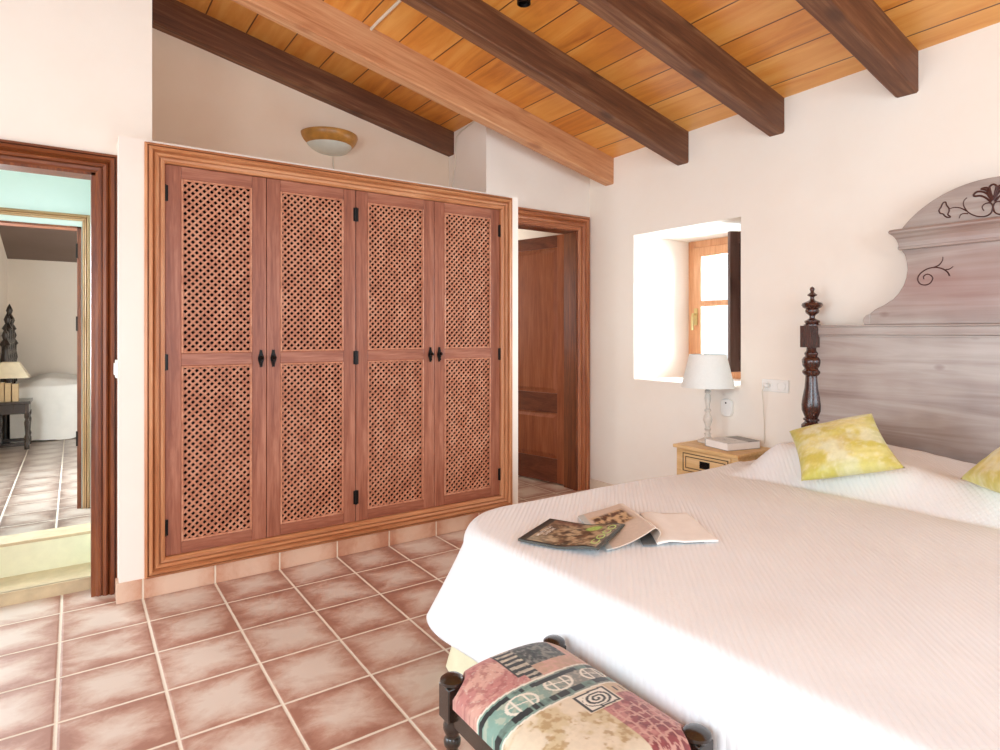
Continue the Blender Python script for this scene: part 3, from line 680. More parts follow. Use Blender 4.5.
# bedspread: one cloth over mattress and pillows, falling to a loose hem
TOPZ = .605
def top_z(x, y):
    z = TOPZ + .010 * fbm(x * 1.1, y * 1.1, 3.) - .022 * smooth(1.9, 2.8, x) * smooth(.5, 1., abs(y - BC))
    w_ = BC - y
    side = lambda a: smooth(.985, .80, a) * smooth(.0, .13, a)          # pillow, seen across the bed
    yl = math.sqrt((y - BC) ** 2 + .0016)
    h = (.155 - .02 * smooth(.5, .1, yl)) * smooth(2.80, 3.02, x) * smooth(3.52, 3.36, x) ** .6 * (smooth(.99, .74, yl)) * (.80 + .20 * smooth(.0, .2, yl))
    h += .010 * fbm(x * 4, y * 4, 9.) * smooth(2.75, 3., x)
    crease = -.012 * math.exp(-((x - 2.80) / .03) ** 2) * smooth(1.02, .85, yl)
    return z + h + crease
def contour(n):
    """rounded rectangle: list of (point, outward normal, cornerness)"""
    r = .24; out = []
    x0, x1, y0, y1 = BX0, BX1, BY0, BY1
    def arc_(cx, cy, a0, a1, k):
        for i in range(k): a = a0 + (a1 - a0) * i / (k - 1); out.append(((cx + r * math.cos(a), cy + r * math.sin(a)), (math.cos(a), math.sin(a)), math.sin((a - a0) / (a1 - a0) * PI)))
    def line(p, q, nrm, k):
        for i in range(1, k): t = i / k; out.append(((p[0] + (q[0] - p[0]) * t, p[1] + (q[1] - p[1]) * t), nrm, 0.))
    arc_(x1 - .02, y1 - r, PI / 2 - .01, PI / 2, 2)
    line((x1 - .02, y1), (x0 + r, y1), (0, 1), 150); arc_(x0 + r, y1 - r, PI / 2, PI, 46)
    line((x0, y1 - r), (x0, y0 + r), (-1, 0), 150); arc_(x0 + r, y0 + r, PI, 1.5 * PI, 46)
    line((x0 + r, y0), (x1 - .02, y0), (0, -1), 150)
    return out
ct = contour(0); nC = len(ct)
cum = [0.]
for i in range(1, nC): cum.append(cum[-1] + math.dist(ct[i][0], ct[i - 1][0]))
iL = max(range(nC), key=lambda i: ct[i][2] * (1 if ct[i][0][1] > BC else 0)); iR = max(range(nC), key=lambda i: ct[i][2] * (1 if ct[i][0][1] < BC else 0))
rows = []
KT, KS = 70, 46
for j in range(KT + 1):                                  # top: rings shrinking to the spine
    t = j / KT; row = []
    for (p, nn, cn) in ct:
        sx = min(max(p[0], BX0 + 1.0), BX1); sy = BC
        if p[0] < BX0 + 1.0: sx = BX0 + 1.0
        x = sx + (p[0] - sx) * t; y = sy + (p[1] - sy) * t
        row.append((x, y, top_z(x, y)))
    rows.append(row)
for j in range(1, KS + 1):                               # sides
    s = j / KS; row = []
    for i, (p, nn, cn) in enumerate(ct):
        ez = top_z(*p); a = cum[i]
        dL = abs(a - cum[iL]); dR = abs(a - cum[iR]); dc = min(dL, dR)
        flare = math.exp(-(dc / .16) ** 2)
        hem = .155 + .02 * math.sin(a * 5.3) * .6 + .012 * fbm(a * 2, 5.)
        hem += .11 * flare
        r = .055; q = s * (ez - hem + .5 * r); ql = r * PI / 2
        if q < ql: o_, dz = r * math.sin(q / r), r * (1 - math.cos(q / r))
        else: o_, dz = r, r + (q - ql)
        low = max(0., (dz - .06) / .40)
        fold = (.016 * math.sin(a * 8.2 + 1.2 * math.sin(a * 2.1)) + .012 * fbm(a * 3.1, s * .6, 2.)) * low * (1 - flare)
        cf = flare * (.16 * low ** 1.1) + .02 * low
        cf += .035 * low * math.sin(dc * 21 + .6) * math.exp(-(dc / .33) ** 2) * (1 if dc > .03 else .6)
        sag = .02 * math.exp(-(dc / .25) ** 2)
        o_ += fold + cf
        row.append((p[0] + nn[0] * o_, p[1] + nn[1] * o_, ez - dz - sag * min(1, s * 4)))
    rows.append(row)
V = [p for row in rows for p in row]; F = []
for j in range(len(rows) - 1):
    for i in range(nC - 1): F.append((j * nC + i, j * nC + i + 1, (j + 1) * nC + i + 1, (j + 1) * nC + i))
bs = MB().add(V, F).build('bedspread', M['quilt'], loc=(2.3, BC, TOPZ), smooth_='all')
b_ = bmesh.new(); b_.from_mesh(bs.data); bmesh.ops.remove_doubles(b_, verts=b_.verts, dist=.0002); bmesh.ops.recalc_face_normals(b_, faces=b_.faces); b_.to_mesh(bs.data); b_.free()
m = bs.modifiers.new('thick', 'SOLIDIFY'); m.thickness = .008; m.offset = -1
tag(bs, 'white ribbed bedspread covering the wide bed and its pillows, hanging loose at the foot', 'bedspread')

# cushions
def cushion(corners, thick, label, seed):
    bl, br, tr, tl = [Vector(c_) for c_ in corners]; base = (bl + br + tr + tl) / 4; nrm = (br - bl).cross(tl - bl).normalized()
    mb = MB(); cols = []; n = 44
    for side in (1, -1):
        def fn(u, v):
            eu = 4 * u * (1 - u); ev = 4 * v * (1 - v)
            k = (eu * ev) ** .42
            pin = .030; uu = u + pin * math.sin((u - .5) * 2 * PI) * .0 ; 
            q = .035 * (1 - eu) ; 
            # sides bow inwards between the corners
            bu = u + (.5 - u) * .07 * (4 * v * (1 - v)); bv = v + (.5 - v) * .07 * (4 * u * (1 - u))
            p = bl * (1 - bu) * (1 - bv) + br * bu * (1 - bv) + tr * bu * bv + tl * (1 - bu) * bv
            wr_ = .006 * fbm(u * 5 + seed, v * 5, side) * k
            return tuple(p + nrm * side * (thick * .5 * k + wr_))
        def cf(u, v):
            a = fbm(u * 1.8 + seed, v * 5 + seed, 1.) * .5 + .5; b = fbm(u * 3 + seed, v * 3.2, 4.) * .5 + .5; d_ = fbm(u * 14, v * 20, seed) * .5 + .5
            cc = mixc(srgb('#E6D990'), srgb('#D3C35C'), smooth(.35, .68, a))
            cc = mixc(cc, srgb('#E9E6C2'), .8 * smooth(.5, .72, b)); cc = mixc(cc, srgb('#D2AE54'), .6 * smooth(.55, .8, fbm(u * 1.5 + 8, v * 1.5 + seed) * .5 + .5 + .25 * (u - .5)))
            e = min(u, v, 1 - u, 1 - v); cc = mixc(cc, srgb('#B9BC55'), .35 * smooth(.16, .02, e + .08 * (d_ - .5)))
            return mixc(cc, srgb('#EEE9C9'), .35 * smooth(.58, .75, d_))
        mb.grid(fn, n, n); cols += [cf(i / n, j / n) for j in range(n + 1) for i in range(n + 1)]
    zmin = min(p[2] for p in mb.v)
    o = mb.build('cushion', M['watercolour'], loc=(base.x, base.y, zmin), smooth_='all', colors=cols)
    b = bmesh.new(); b.from_mesh(o.data); bmesh.ops.remove_doubles(b, verts=b.verts, dist=.0001)
    bmesh.ops.recalc_face_normals(b, faces=b.faces); b.to_mesh(o.data); b.free()
    return tag(o, label, 'cushion', 'yellow cushions on the bed')
cushion([(2.72, 1.51, .645), (2.85, 1.137, .755), (3.05, 1.356, .945), (2.95, 1.70, .825)], .13, 'whole yellow-green cushion tilted against the pillow near the left bed post', 3.1)
cushion([(2.68, .66, .72), (2.98, .50, .94), (3.235, .80, .945), (2.95, .977, .728)], .13, 'yellow-green cushion cut off by the right edge of the picture', 8.7)

# ------------------------------------------------------------------ magazines
def bed_at(x, y): return top_z(x, y)
MZ = .655
SCL = (1.323 - .617) / (1.323 - .66)                       # same sight lines, at the real height of the cloth
mL, mN, mF, mR = [Vector((x * SCL, y * SCL, 0)) for x, y in ((1.173, 1.588), (1.291, 1.343), (1.393, 1.693), (1.523, 1.455))]
def cover_col(u, v):
    """u: across from the near edge to the far edge; v: from the title edge to the lettered edge"""
    dk = srgb('#23241F')
    if u < .035 or u > .965 or v < .05 or v > .965: return dk
    if v < .10 and u > .04: return srgb('#3A3A36')
    a = fbm(u * 5, v * 7, 2.) * .5 + .5; b = fbm(u * 16, v * 18, 5.) * .5 + .5; c_ = noise.cell(Vector((u * 11, v * 14, 0)))
    cc = mixc(srgb('#6A4F36'), srgb('#C4AC88'), smooth(.35, .65, a * .6 + b * .4)); cc = mixc(cc, srgb('#2A1E16'), .7 * smooth(.55, .7, fbm(u * 9, v * 8, 9.) * .5 + .5))
    cc = mixc(cc, srgb('#CBBBA0'), .6 * smooth(.62, .78, b)); cc = mixc(cc, srgb('#B9B7A2'), .55 * smooth(.45, .1, u) * smooth(.5, .1, v))
    cc = mixc(cc, srgb('#71301C'), .7 * smooth(.75, .92, u) * smooth(.6, .3, v))
    # lime slice
    r = math.hypot((u - .78) * 1.0, (v - .68) * 1.15)
    if r < .115: cc = srgb('#8FBE4A') if r > .095 else mixc(srgb('#A6D35E'), srgb('#C4E488'), .5 + .5 * math.sin(9 * math.atan2(v - .68, u - .78)))
    return cc
mg = thing('magazine', tuple((mL + mN + mF + mR) / 4 + Vector((0, 0, .615))), 'closed magazine with dark bordered photo cover and green lettering on the bedspread', 'magazine', 'magazines on the bed')
def mag_p(u, v, h):
    p = (mN * (1 - v) * 0 + (mL * (1 - u) + mF * u) * (1 - v) + (mN * (1 - u) + mR * u) * v)
    curl = .018 * smooth(.50, .92, v) + .004 * (1 - v)
    return (p.x, p.y, max(bed_at(p.x, p.y), .596) + .004 + curl + h)
mb = MB(); n = 90
mb.grid(lambda u, v: mag_p(u, v, .008), n, n); cols = [cover_col(i / n, j / n) for j in range(n + 1) for i in range(n + 1)]
mb.build('cover', M['print'], mg, colors=cols, smooth_='all')
mb = MB(); k = 12
A = [(i / k, 0) for i in range(k)] + [(1, i / k) for i in range(k)] + [(1 - i / k, 1) for i in range(k)] + [(0, 1 - i / k) for i in range(k)]
vv = [mag_p(u, v, .0078) for u, v in A] + [mag_p(u, v, .0) for u, v in A]; nn_ = len(A); mb.grid(lambda u, v: mag_p(u, v, 0.), k, k)
mb.add(vv, [(i, (i + 1) % nn_, nn_ + (i + 1) % nn_, nn_ + i) for i in range(nn_)]); mb.build('pages', plain('dark_page_edges', '#4E4E48', .6), mg)

def text_on(mg, txt, u0, v0, size, mat, name, bold=.0):
    cu = bpy.data.curves.new(name, 'FONT'); cu.body = txt; cu.size = 1.; cu.extrude = 0.; cu.offset = bold
    o = bpy.data.objects.new(name, cu); COL.objects.link(o); dg = bpy.context.evaluated_depsgraph_get(); dg.update()
    me = o.evaluated_get(dg).to_mesh(); vs = [tuple(v.co) for v in me.vertices]; fs = [tuple(p.vertices) for p in me.polygons]
    o.to_mesh_clear(); bpy.data.objects.remove(o); bpy.data.curves.remove(cu)
    # reading direction runs from the near edge to the far edge (+u); letter tops point to the title edge (-v)
    mb = MB().add([mag_p(u0 + x * size[0], v0 - y * size[1], .0086) for x, y, _ in vs], fs)
    return mb.build(name, mat, mg, fixn=False)
M['ink_white'] = plain('white_ink', '#EDE9E2', .5, var=.01); M['ink_green'] = plain('lime_ink', '#BFDC84', .5, var=.02)
text_on(mg, 'COCO', .10, .935, (.27, .125), M['ink_green'], 'cover_lettering', .012)
text_on(mg, 'MUESTRA', .22, .17, (.105, .062), M['ink_white'], 'title_lettering', .012)
text_on(mg, 'SABOR', .30, .235, (.105, .058), M['ink_white'], 'title_lettering', .012)

# open magazine: rolled left pages and a flat right page
m2 = thing('open_magazine', (1.62 * SCL, 1.45 * SCL, .615), 'open magazine with a rolled-over page lying on the bedspread behind the closed one', 'magazine', 'magazines on the bed')
S = lambda x, y: Vector((x * SCL, y * SCL, 0))
a0, b0 = S(1.505, 1.67), S(1.34, 1.355)                     # outer edge of left pages (far, near)
a1, b1 = S(1.70, 1.655), S(1.512, 1.318)                   # roll crest (far, near)
a2, b2 = S(1.693, 1.543), S(1.504, 1.301)                  # gutter
a3, b3 = S(1.845, 1.455), S(1.688, 1.207)                  # right edge
def roll(u, v, h=0.):
    # u 0..1 from the outer edge over the crest to the gutter; v far->near
    o_ = a0 * (1 - v) + b0 * v; c1 = a1 * (1 - v) + b1 * v; g = a2 * (1 - v) + b2 * v
    if u < .72:
        t = u / .72; p = o_ * (1 - t) + c1 * t; z = .004 + .046 * (t ** 1.9) * (.25 + .75 * v)
    else:
        t = (u - .72) / .28; ang_ = t * PI * .9
        p = c1 + (c1 - o_).normalized() * .024 * math.sin(ang_); q = g; p = p * (1 - smooth(.5, 1, t) * .8) + q * smooth(.5, 1, t) * .8; z = .004 + (.025 + .021 * math.cos(ang_)) * (.25 + .75 * v)
    return (p.x, p.y, bed_at(p.x, p.y) + .004 + z + h)
def roll_col(u, v):
    paper = srgb('#DCCBBB'); cc = paper
    if .12 < u < .70 and .14 < v < .60:
        k = fbm(u * 14, v * 10, 1.) * .5 + .5
        cc = mixc(srgb('#5E3A22'), srgb('#D8B98E'), smooth(.38, .62, k)); e = min(u - .12, .70 - u, v - .14, .60 - v); cc = mixc(paper, cc, smooth(0, .06, e + .05 * (k - .4)))
    elif u < .10: cc = srgb('#C7CDC9')
    return cc
mb = MB(); n = 70; mb.grid(lambda u, v: roll(u, v), n, n); cols = [roll_col(i / n, j / n) for j in range(n + 1) for i in range(n + 1)]
o = mb.build('rolled_page', M['print'], m2, colors=cols, smooth_='all'); s_ = o.modifiers.new('t', 'SOLIDIFY'); s_.thickness = .003; s_.offset = -1
def flat(u, v, h):
    p = (a2 * (1 - v) + b2 * v) * (1 - u) + (a3 * (1 - v) + b3 * v) * u
    return (p.x, p.y, bed_at(p.x, p.y) + .006 + h + .008 * math.sin(max(0, min(1, u * 2.2)) * PI) * (1 - u))
mb = MB(); mb.grid(lambda u, v: flat(u, v, .006), 24, 24)
o = mb.build('right_page', M['paper'], m2, smooth_='all'); s_ = o.modifiers.new('t', 'SOLIDIFY'); s_.thickness = .006; s_.offset = -1
mb = MB(); mb.grid(lambda u, v: tuple(Vector(flat(u * .985 - .22, v, 0)) + Vector((0, 0, 0))), 24, 24)
o = mb.build('back_cover', plain('slate_cover', '#6C6F70', .4), m2, smooth_='all'); s_ = o.modifiers.new('t', 'SOLIDIFY'); s_.thickness = .002; s_.offset = -1

# ------------------------------------------------------------------ bench at the foot of the bed
bx0, bx1, by0, by1, bz = .755, 1.125, .825, 1.345, .455
bn = thing('bench', ((bx0 + bx1) / 2, (by0 + by1) / 2, 0), 'small dark-legged bench with patchwork upholstery at the foot of the bed', 'bench')
LEG = [(.014, .0), (.020, .012), (.020, .03), (.013, .045), (.018, .075), (.022, .12), (.016, .165), (.013, .175), (.021, .185), (.021, .197), (.014, .206), (.019, .225), (.022, .25), (.017, .275), (.013, .285), (.021, .295), (.022, .307), (.016, .318), (.023, .335), (.023, .345), (.018, .362)]
for x in (bx0 + .02, bx1 - .02):
    for y in (by0 + .02, by1 - .02):
        mb = MB(); mb.lathe(LEG, (x, y, 0), 18); mb.box(x - .025, x + .025, y - .025, y + .025, .362, bz - .008)
        l_ = mb.build('leg', M['ebony'], bn, smooth_=True, bevel=.003)
        mb = MB(); mb.lathe([(.026, -.010), (.031, -.003), (.030, .003), (.022, .009), (.010, .012), (.001, .0125)], (x, y, bz), 20); mb.build('knob', M['ebony'], l_, smooth_=True)
mb = MB(); mb.box(bx0 + .01, bx0 + .03, by0 + .04, by1 - .04, .35, .405).box(bx1 - .03, bx1 - .01, by0 + .04, by1 - .04, .35, .405).box(bx0 + .04, bx1 - .04, by0 + .01, by0 + .03, .35, .405).box(bx0 + .04, bx1 - .04, by1 - .03, by1 - .01, .35, .405)
mb.build('seat_rail', M['ebony'], bn, bevel=.003)
K = {k: srgb(v) for k, v in dict(cream='#D8C8AE', pink='#B87A72', salmon='#CB9C8C', red='#8C4040', deep='#6C3034', green='#3E463E', grey='#7E7B72', black='#1A1A18', teal='#7E9E90', tan='#B8967C', white='#E0D8C8', ochre='#9E7A44', sand='#C8B48E').items()}
def bench_col(u, v):
    """u 0 left (away from the bed) .. 1 right; v 0 far end .. 1 near end"""
    a = fbm(u * 6, v * 9, 1.) * .5 + .5; b = fbm(u * 22, v * 30, 2.) * .5 + .5; c_ = fbm(u * 40, v * 50, 6.) * .5 + .5
    vb = v - .035 * math.sin(u * PI)                     # bands bow with the crown
    if vb < .315:
        if u < .40 and not (u > .34 and vb < .26):
            cc = mixc(K['pink'], K['salmon'], smooth(.4, .6, a)); cc = mixc(cc, K['red'], .5 * smooth(.56, .66, b))
            r = math.hypot((u - .2), (vb - .16) * 1.3); ln = abs(math.sin(r * 70 + 5 * a)); return mixc(cc, K['white'] if c_ > .5 else K['red'], .35 * smooth(.25, .05, ln))
        if u < .50:                                      # dark striped strip
            if u < .36: return K['black']
            return K['black'] if math.sin(vb * 150 + 3 * a) > -.1 else mixc(K['grey'], K['cream'], b)
        if u < .83 and .015 < vb < .215:
            cc = mixc(K['green'], K['grey'], smooth(.38, .62, b)); return mixc(cc, K['black'], .85 * smooth(.52, .62, a * .5 + c_ * .5))
        return mixc(K['tan'], K['salmon'], smooth(.35, .65, a * .5 + b * .5))
    if vb < .515:
        t = (vb - .315) / .2
        if t < .05 or t > .955: return K['white']
        if t < .10 or t > .90: return mixc(K['teal'], K['grey'], u)
        if t < .24: return K['black'] if fbm(u * 7, 3.) > -.15 else mixc(K['teal'], K['green'], b)
        if t > .72: return K['black'] if fbm(u * 8 + 4, 9.) > -.05 else mixc(K['teal'], K['green'], b)
        base = mixc(mixc(K['teal'], K['grey'], smooth(.2, .7, u)), K['cream'], .35 * smooth(.5, .65, b))
        for cu, cv in ((.22, .52), (.52, .42), (.82, .5)):
            du, dv = (u - cu) / .10, (t - cv) / .26
            r = math.hypot(du, dv)
            if abs(r - 1) < .10 or (r < 1 and abs(dv - .3 * du) < .06) or (r < 1 and abs(abs(du) - .45) < .06): return K['white']
        return base
    if .46 < u < .76 and vb < .655:                      # spiral square
        su, sv = (u - .61) / .15, (vb - .587) / .068; q = max(abs(su), abs(sv))
        if q > .90: return K['cream']
        if q > .76: return K['black']
        r = math.hypot(su, sv); an = math.atan2(sv, su)
        if q > .70: return K['white']
        return K['black'] if ((r * 3.6 - an / (2 * PI)) % 1.) < .48 and r < .74 else K['white']
    if u >= .70:
        if vb < .60:
            if .545 < vb < .585 and abs(((u - .72) * 16) % 1. - .5) < .14: return K['black']
            return mixc(K['tan'], K['sand'], b)
    if u > .56 and vb > .60:
        cc = mixc(K['red'], K['pink'], smooth(.42, .6, a)); cc = mixc(cc, K['deep'], .6 * smooth(.52, .62, b))
        g1 = abs(((u * 13 + .6 * (a - .5)) % 1.) - .5); g2 = abs(((vb * 21 + .8 * (b - .5)) % 1.) - .5)
        if vb > .68 and (g1 > .40 or g2 > .38): cc = mixc(cc, K['salmon'], .85)
        return cc
    cc = mixc(K['cream'], K['sand'], smooth(.4, .62, a)); return mixc(cc, K['ochre'], .65 * smooth(.54, .66, b * .6 + a * .4))
def seat(u, v):
    # cushion crown with rolled long edges
    e = .10; x = bx0 + (bx1 - bx0) * u; y = by1 - (by1 - by0) * v
    k = max(0., 1 - abs(2 * u - 1) ** 2.6) ** .62 * max(0., 1 - abs(2 * v - 1) ** 14) ** .5
    z = .428 + .060 * k
    ins = .012
    for (px, py) in ((bx0, by0), (bx0, by1), (bx1, by0), (bx1, by1)):
        dx, dy = x - px, y - py; d_ = math.hypot(dx, dy)
        if d_ < .062: q = (.062 - d_); x += dx / (d_ + 1e-6) * q * .9 if d_ > 1e-5 else (.03 if px == bx0 else -.03); y += dy / (d_ + 1e-6) * q * .9 if d_ > 1e-5 else (.03 if py == by0 else -.03)
    return (x, y, z)
mb = MB(); nu, nv = 150, 220; mb.grid(seat, nu, nv); cols = [bench_col(i / nu, j / nv) for j in range(nv + 1) for i in range(nu + 1)]
nb = len(mb.v); ring = [i for i in range(nu + 1)] + [j * (nu + 1) + nu for j in range(1, nv + 1)] + [nv * (nu + 1) + i for i in range(nu - 1, -1, -1)] + [j * (nu + 1) for j in range(nv - 1, 0, -1)]
for i in ring: x, y, z = mb.v[i]; mb.v.append((x, y, z - .022)); cols.append(cols[i])
L_ = len(ring); mb.f += [(ring[i], ring[(i + 1) % L_], nb + (i + 1) % L_, nb + i) for i in range(L_)]; mb.f.append(tuple(nb + i for i in range(L_))); mb.mi += [0] * (L_ + 1)
mb.build('seat', M['fabric'], bn, colors=cols, smooth_=True)

# ------------------------------------------------------------------ nightstand, lamp, book
ny0, ny1, nx0, nx1, nz = 2.165, 2.615, 3.20, 3.575, .60
ns = thing('nightstand', ((nx0 + nx1) / 2, (ny0 + ny1) / 2, 0), 'light pine bedside table with a grooved drawer, left of the bed', 'bedside table')
MB().box(nx0 - .012, nx1, ny0 - .012, ny1 + .012, nz - .022, nz).build('top', M['nightpine'], ns, bevel=.005)
mb = MB(); mb.box(nx0 + .012, nx1 - .01, ny0, ny1, .16, nz - .022); mb.build('body', M['nightpine'], ns, bevel=.004)
for x in (nx0 + .03, nx1 - .04):
    for y in (ny0 + .025, ny1 - .025): MB().box(x - .022, x + .022, y - .022, y + .022, 0, .165).build('leg', M['nightpine'], ns, bevel=.004)
def drawer(z0, z1):
    d_ = MB().box(nx0 + .002, nx0 + .016, ny0 + .045, ny1 - .045, z0, z1).build('drawer', M['nightpine'], ns, bevel=.003)
    mb = MB(); g = .012
    for q in (.014, .034): 
        Y0, Y1, A0, A1 = ny0 + .045 + q, ny1 - .045 - q, z0 + q, z1 - q; t_ = .005
        mb.box(nx0 - .0005, nx0 + .004, Y0, Y1, A0, A0 + t_).box(nx0 - .0005, nx0 + .004, Y0, Y1, A1 - t_, A1).box(nx0 - .0005, nx0 + .004, Y0, Y0 + t_, A0, A1).box(nx0 - .0005, nx0 + .004, Y1 - t_, Y1, A0, A1)
    mb.build('drawer_groove', M['groove'], d_)
    mb = MB(); yc = (ny0 + ny1) / 2; zc_ = (z0 + z1) / 2
    mb.box(nx0 - .004, nx0 + .003, yc - .035, yc + .035, zc_ - .022, zc_ + .022); mb.tube([(nx0 - .004, yc - .02, zc_ + .006), (nx0 - .02, yc - .02, zc_), (nx0 - .022, yc, zc_ - .012), (nx0 - .02, yc + .02, zc_), (nx0 - .004, yc + .02, zc_ + .006)], .004)
    mb.build('drawer_pull', M['black'], d_)
drawer(.425, .568); drawer(.20, .38)

tl = thing('table_lamp', (3.42, 2.53, nz), 'white table lamp with tapered shade and turned pale stem on the bedside table', 'lamp')
MB().lathe([(.062, 0), (.066, .006), (.064, .014), (.045, .02), (.028, .028), (.020, .036), (.018, .046), (.024, .056)], (3.42, 2.53, nz), 28).build('base', M['chalk'], tl, smooth_=True)
MB().lathe([(.020, .05), (.013, .066), (.018, .078), (.022, .086), (.014, .096), (.020, .12), (.029, .145), (.026, .168), (.016, .185), (.014, .198), (.022, .204), (.022, .212), (.013, .22), (.015, .25), (.021, .285), (.019, .305), (.012, .32), (.020, .328), (.020, .336), (.012, .345), (.010, .372)], (3.42, 2.53, nz), 24).build('stem', M['chalk'], tl, smooth_=True)
MB().lathe([(.010, .365), (.016, .37), (.016, .44), (.012, .445), (.01, .47)], (3.42, 2.53, nz), 16).build('bulb_holder', M['white_plastic'], tl, smooth_=True)
sd_ = MB(); sd_.lathe([(.166, .362), (.167, .366), (.118, .572), (.117, .576), (.114, .576), (.115, .571), (.163, .366), (.163, .362), (.166, .362)], (3.42, 2.53, nz), 48)
sd_.build('shade', M['shade'], tl, smooth_=True)
mb = MB()
for k in range(3): a = k * 2 * PI / 3; mb.tube([(3.42, 2.53, nz + .46), (3.42 + .115 * math.cos(a), 2.53 + .115 * math.sin(a), nz + .568)], .002, 6)
mb.build('shade_carrier', M['brass'], tl)

bk = thing('book', (3.40, 2.31, nz), 'thick paperback book with a grey and white cover beside the table lamp', 'book')
bd = Vector((.975, -.22, 0)).normalized(); be = Vector((.22, .975, 0)).normalized(); bo = Vector((3.248, 2.262, nz + .001))
def bp(a, b, z): return tuple(bo + bd * a + be * b + Vector((0, 0, z)))
def bbox(mb, a0, a1, b0, b1, z0, z1): mb.hexa([bp(a0, b0, z0), bp(a1, b0, z0), bp(a1, b1, z0), bp(a0, b1, z0), bp(a0, b0, z1), bp(a1, b0, z1), bp(a1, b1, z1), bp(a0, b1, z1)])
mb = MB(); bbox(mb, .003, .259, .002, .196, .003, .043); mb.build('pages', M['paper'], bk)
mb = MB(); n = 40; cols = []
mb.grid(lambda u, v: bp(.262 * u, .198 * v, .0455), n, n)
def bk_col(u, v):
    w_ = srgb('#E4E2DE'); g = srgb('#8C8884')
    c_ = w_ if u < .62 else mixc(g, srgb('#6E655C'), smooth(.3, .7, fbm(u * 8, v * 8) * .5 + .5))
    if .2 < u < .5 and .25 < v < .75: c_ = mixc(w_, srgb('#B8B4B2'), .8 * smooth(.45, .6, fbm(u * 12, v * 10, 4.) * .5 + .5))
    return c_
cols = [bk_col(i / n, j / n) for j in range(n + 1) for i in range(n + 1)]
o = mb.build('cover', M['print'], bk, colors=cols); s_ = o.modifiers.new('t', 'SOLIDIFY'); s_.thickness = .0025; s_.offset = 0
mb = MB(); bbox(mb, 0, .262, 0, .198, 0, .003); bbox(mb, 0, .262, .196, .199, 0, .046); mb.build('back_cover', plain('grey_cover', '#A29E9A', .4), bk)

# ------------------------------------------------------------------ far room furniture
fb = thing('bed', (.3, 8.2, ZF), 'bed with a white cover in the far room seen through the left doorway', 'bed')
def far_cover(u, v):
    # u along the bed (X), v: hem -> top -> far edge
    x = -.52 + 1.9 * u; q = v * 1.62
    if q < .54: y, z = 7.64 + .03 * math.sin(x * 9) * (1 - q / .54) + .03 * (q / .54) ** 2, ZF + .012 + q
    else: y, z = 7.67 + (q - .54), ZF + .55
    if q > .50: z += (.075 * math.exp(-((x + .22) / .16) ** 2) + .03 * math.exp(-((x - .02) / .1) ** 2)) * smooth(.52, .75, q) + .0
    z += .015 * fbm(x * 5, q * 5)
    return (x, y + .02 * fbm(x * 4, q * 3, 7.), z)
MB().grid(far_cover, 90, 70).build('bed_cover', M['white_cloth'], fb, smooth_='all')
MB().box(-.50, 1.36, 7.72, 8.74, ZF + .03, ZF + .50).build('bed_base', M['ebony'], fb, bevel=.01)
hb = MB()
for i, y in enumerate((7.72, 7.95, 8.2, 8.45, 8.70)):
    h = (1.40, 1.56, 1.66, 1.56, 1.40)[i] - .06
    hb.lathe([(.035, ZF), (.035, .9), (.045, .92), (.03, .96), (.03, 1.0), (.04, 1.05), (.028, 1.12), (.03, h - .16), (.045, h - .14), (.03, h - .11), (.018, h - .09), (.03, h - .05), (.02, h - .02), (.002, h + .02)], (-.56, y, 0), 14)
hp = hb.build('headboard_post', M['ebony'], fb, smooth_=True)
mb = MB()
for k in range(9):
    y = 7.80 + k * .10; mb.lathe([(.018, .98), (.03, 1.02), (.014, 1.06), (.03, 1.12), (.014, 1.17), (.026, 1.23), (.012, 1.27), (.02, 1.31), (.002, 1.35)], (-.56, y, 0), 10)
mb.box(-.585, -.545, 7.72, 8.70, .60, .98).box(-.59, -.54, 7.72, 8.70, 1.20, 1.23); mb.build('carved_rail', M['ebony'], fb)
nt = thing('bedside_table', (-.55, 7.35, ZF), 'dark bedside table with turned legs in the far room', 'bedside table')
MB().box(-.615, -.335, 7.17, 7.56, .655, .68).build('top', M['ebony'], nt, bevel=.004)
MB().box(-.60, -.35, 7.19, 7.54, .565, .655).build('apron', M['ebony'], nt, bevel=.003)
for x in (-.585, -.365):
    for y in (7.205, 7.525): MB().lathe([(.02, ZF), (.02, ZF + .07), (.014, ZF + .085), (.021, ZF + .11), (.013, ZF + .14), (.017, ZF + .2), (.021, ZF + .25), (.013, ZF + .28), (.02, ZF + .3), (.02, .57)], (x, y, 0), 12).build('leg', M['ebony'], nt, smooth_=True)
for y in (7.195, 7.515): MB().box(-.585, -.365, y, y + .02, ZF + .035, ZF + .065).build('stretcher', M['ebony'], nt)
fl = thing('table_lamp', (-.50, 7.42, .68), 'dark table lamp with a cream shade in the far room', 'lamp')
MB().lathe([(.06, 0), (.06, .015), (.02, .03), (.014, .06), (.024, .1), (.014, .15), (.012, .24)], (-.50, 7.42, .68), 16).build('stem', M['ebony'], fl, smooth_=True)
z0, z1 = .892, 1.04
MB().hexa([(-.62, 7.28, z0), (-.352, 7.28, z0), (-.352, 7.55, z0), (-.62, 7.55, z0), (-.565, 7.34, z1), (-.435, 7.34, z1), (-.435, 7.49, z1), (-.565, 7.49, z1)]).build('shade', M['lamp_cream'], fl)
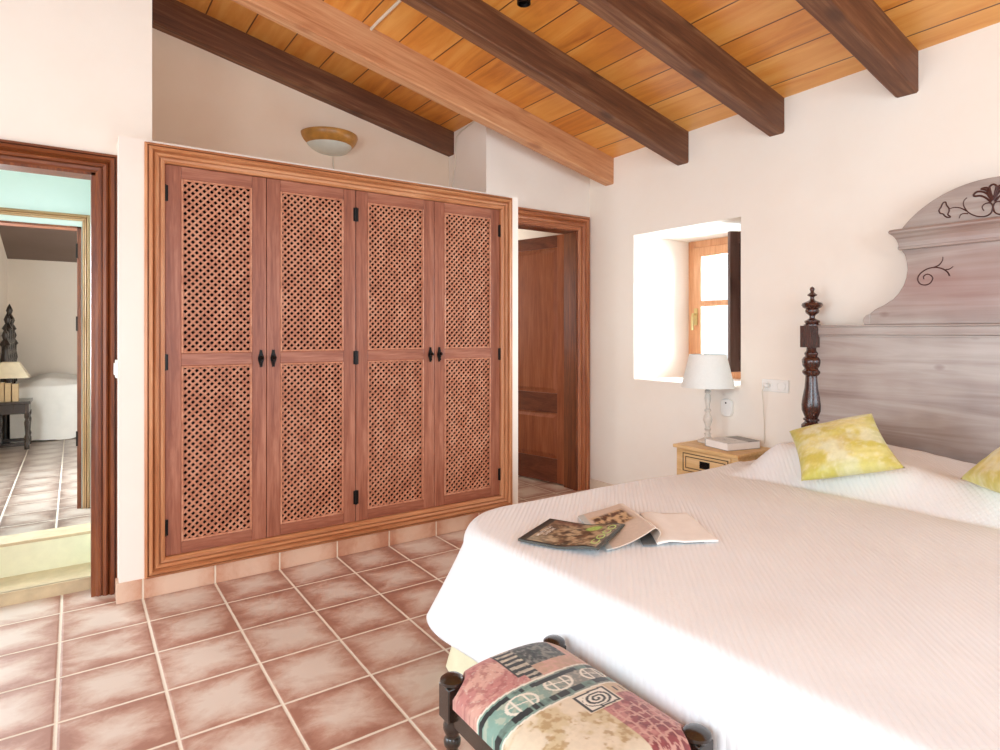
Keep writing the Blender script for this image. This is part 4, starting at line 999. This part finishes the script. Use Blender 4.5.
for i, x in enumerate((-.555, -.505, -.452)):
    bo_ = thing('book', (x, 7.28, .68), ('tan book standing at the left end of the row under the far lamp', 'tan book standing in the middle of the row under the far lamp', 'tan book standing at the right end of the row under the far lamp')[i], 'book', 'books on the far bedside table')
    MB().box(x - .020, x + .020, 7.215, 7.22, .681, .86 - .008 * i).box(x - .022, x - .018, 7.215, 7.34, .681, .86 - .008 * i).box(x + .018, x + .022, 7.215, 7.34, .681, .86 - .008 * i).build('cover', M['book_tan'], bo_, bevel=.002)
    MB().box(x - .017, x + .017, 7.222, 7.335, .683, .855 - .008 * i).build('pages', M['paper'], bo_)

# ------------------------------------------------------------------ light
wd = bpy.data.worlds.new('sky'); SC.world = wd; wd.use_nodes = True
bg = wd.node_tree.nodes['Background']; bg.inputs[0].default_value = (.88, .95, 1., 1); bg.inputs[1].default_value = 2.4
def area(name, loc, rot, sx, sy, power, col=(1, 1, 1)):
    l = bpy.data.lights.new(name, 'AREA'); l.shape = 'RECTANGLE'; l.size = sx; l.size_y = sy; l.energy = power; l.color = col
    o = bpy.data.objects.new(name, l); COL.objects.link(o); o.location = loc; o.rotation_euler = rot; return o
H = PI / 2
area('terrace_daylight', (OX - .05, 2.6, 1.05), (0, -H, 0), 1.5, 1.7, 85, (.78, .90, 1.))        # through the left opening, towards +X
area('rear_bed_fill', (1.5, -2.36, 1.55), (H - .45, 0, 0), 3.2, 1.4, 140, (.68, .85, 1.))  # fill added behind the camera, tilted down onto the bed
area('side_bed_fill', (OX - .05, -.2, 2.0), (0, -H + .5, 0), 1.5, 2.2, 190, (.72, .87, 1.))              # unseen fill added to brighten the bed top, towards +X
area('window_daylight', (WXF + .45, (WY0 + WY1) / 2, 1.55), (0, H, 0), 1.2, 1.0, 260, (.82, .93, 1))
area('corridor_daylight', (-2.3, 4.2, 1.7), (0, -H, 0), 1.6, .7, 19, (.88, .97, 1.))
area('far_room_daylight', (-.68, 5.3, 1.5), (0, -H, 0), 1.2, 1.0, 230, (.86, .95, 1.))
area('small_room_fill', (2.70, 5.6, 1.6), (0, -H, 0), .9, .9, 24, (.9, .95, 1.))  # unseen fill added to brighten the room behind the right-hand door

SC.view_settings.view_transform = 'Standard'; SC.view_settings.look = 'None'; SC.view_settings.gamma = 1.; SC.view_settings.use_curve_mapping = False
SC.view_settings.exposure = -.76
cy_ = SC.cycles; cy_.max_bounces = 10; cy_.diffuse_bounces = 6; cy_.use_denoising = True; cy_.sample_clamp_indirect = 6.
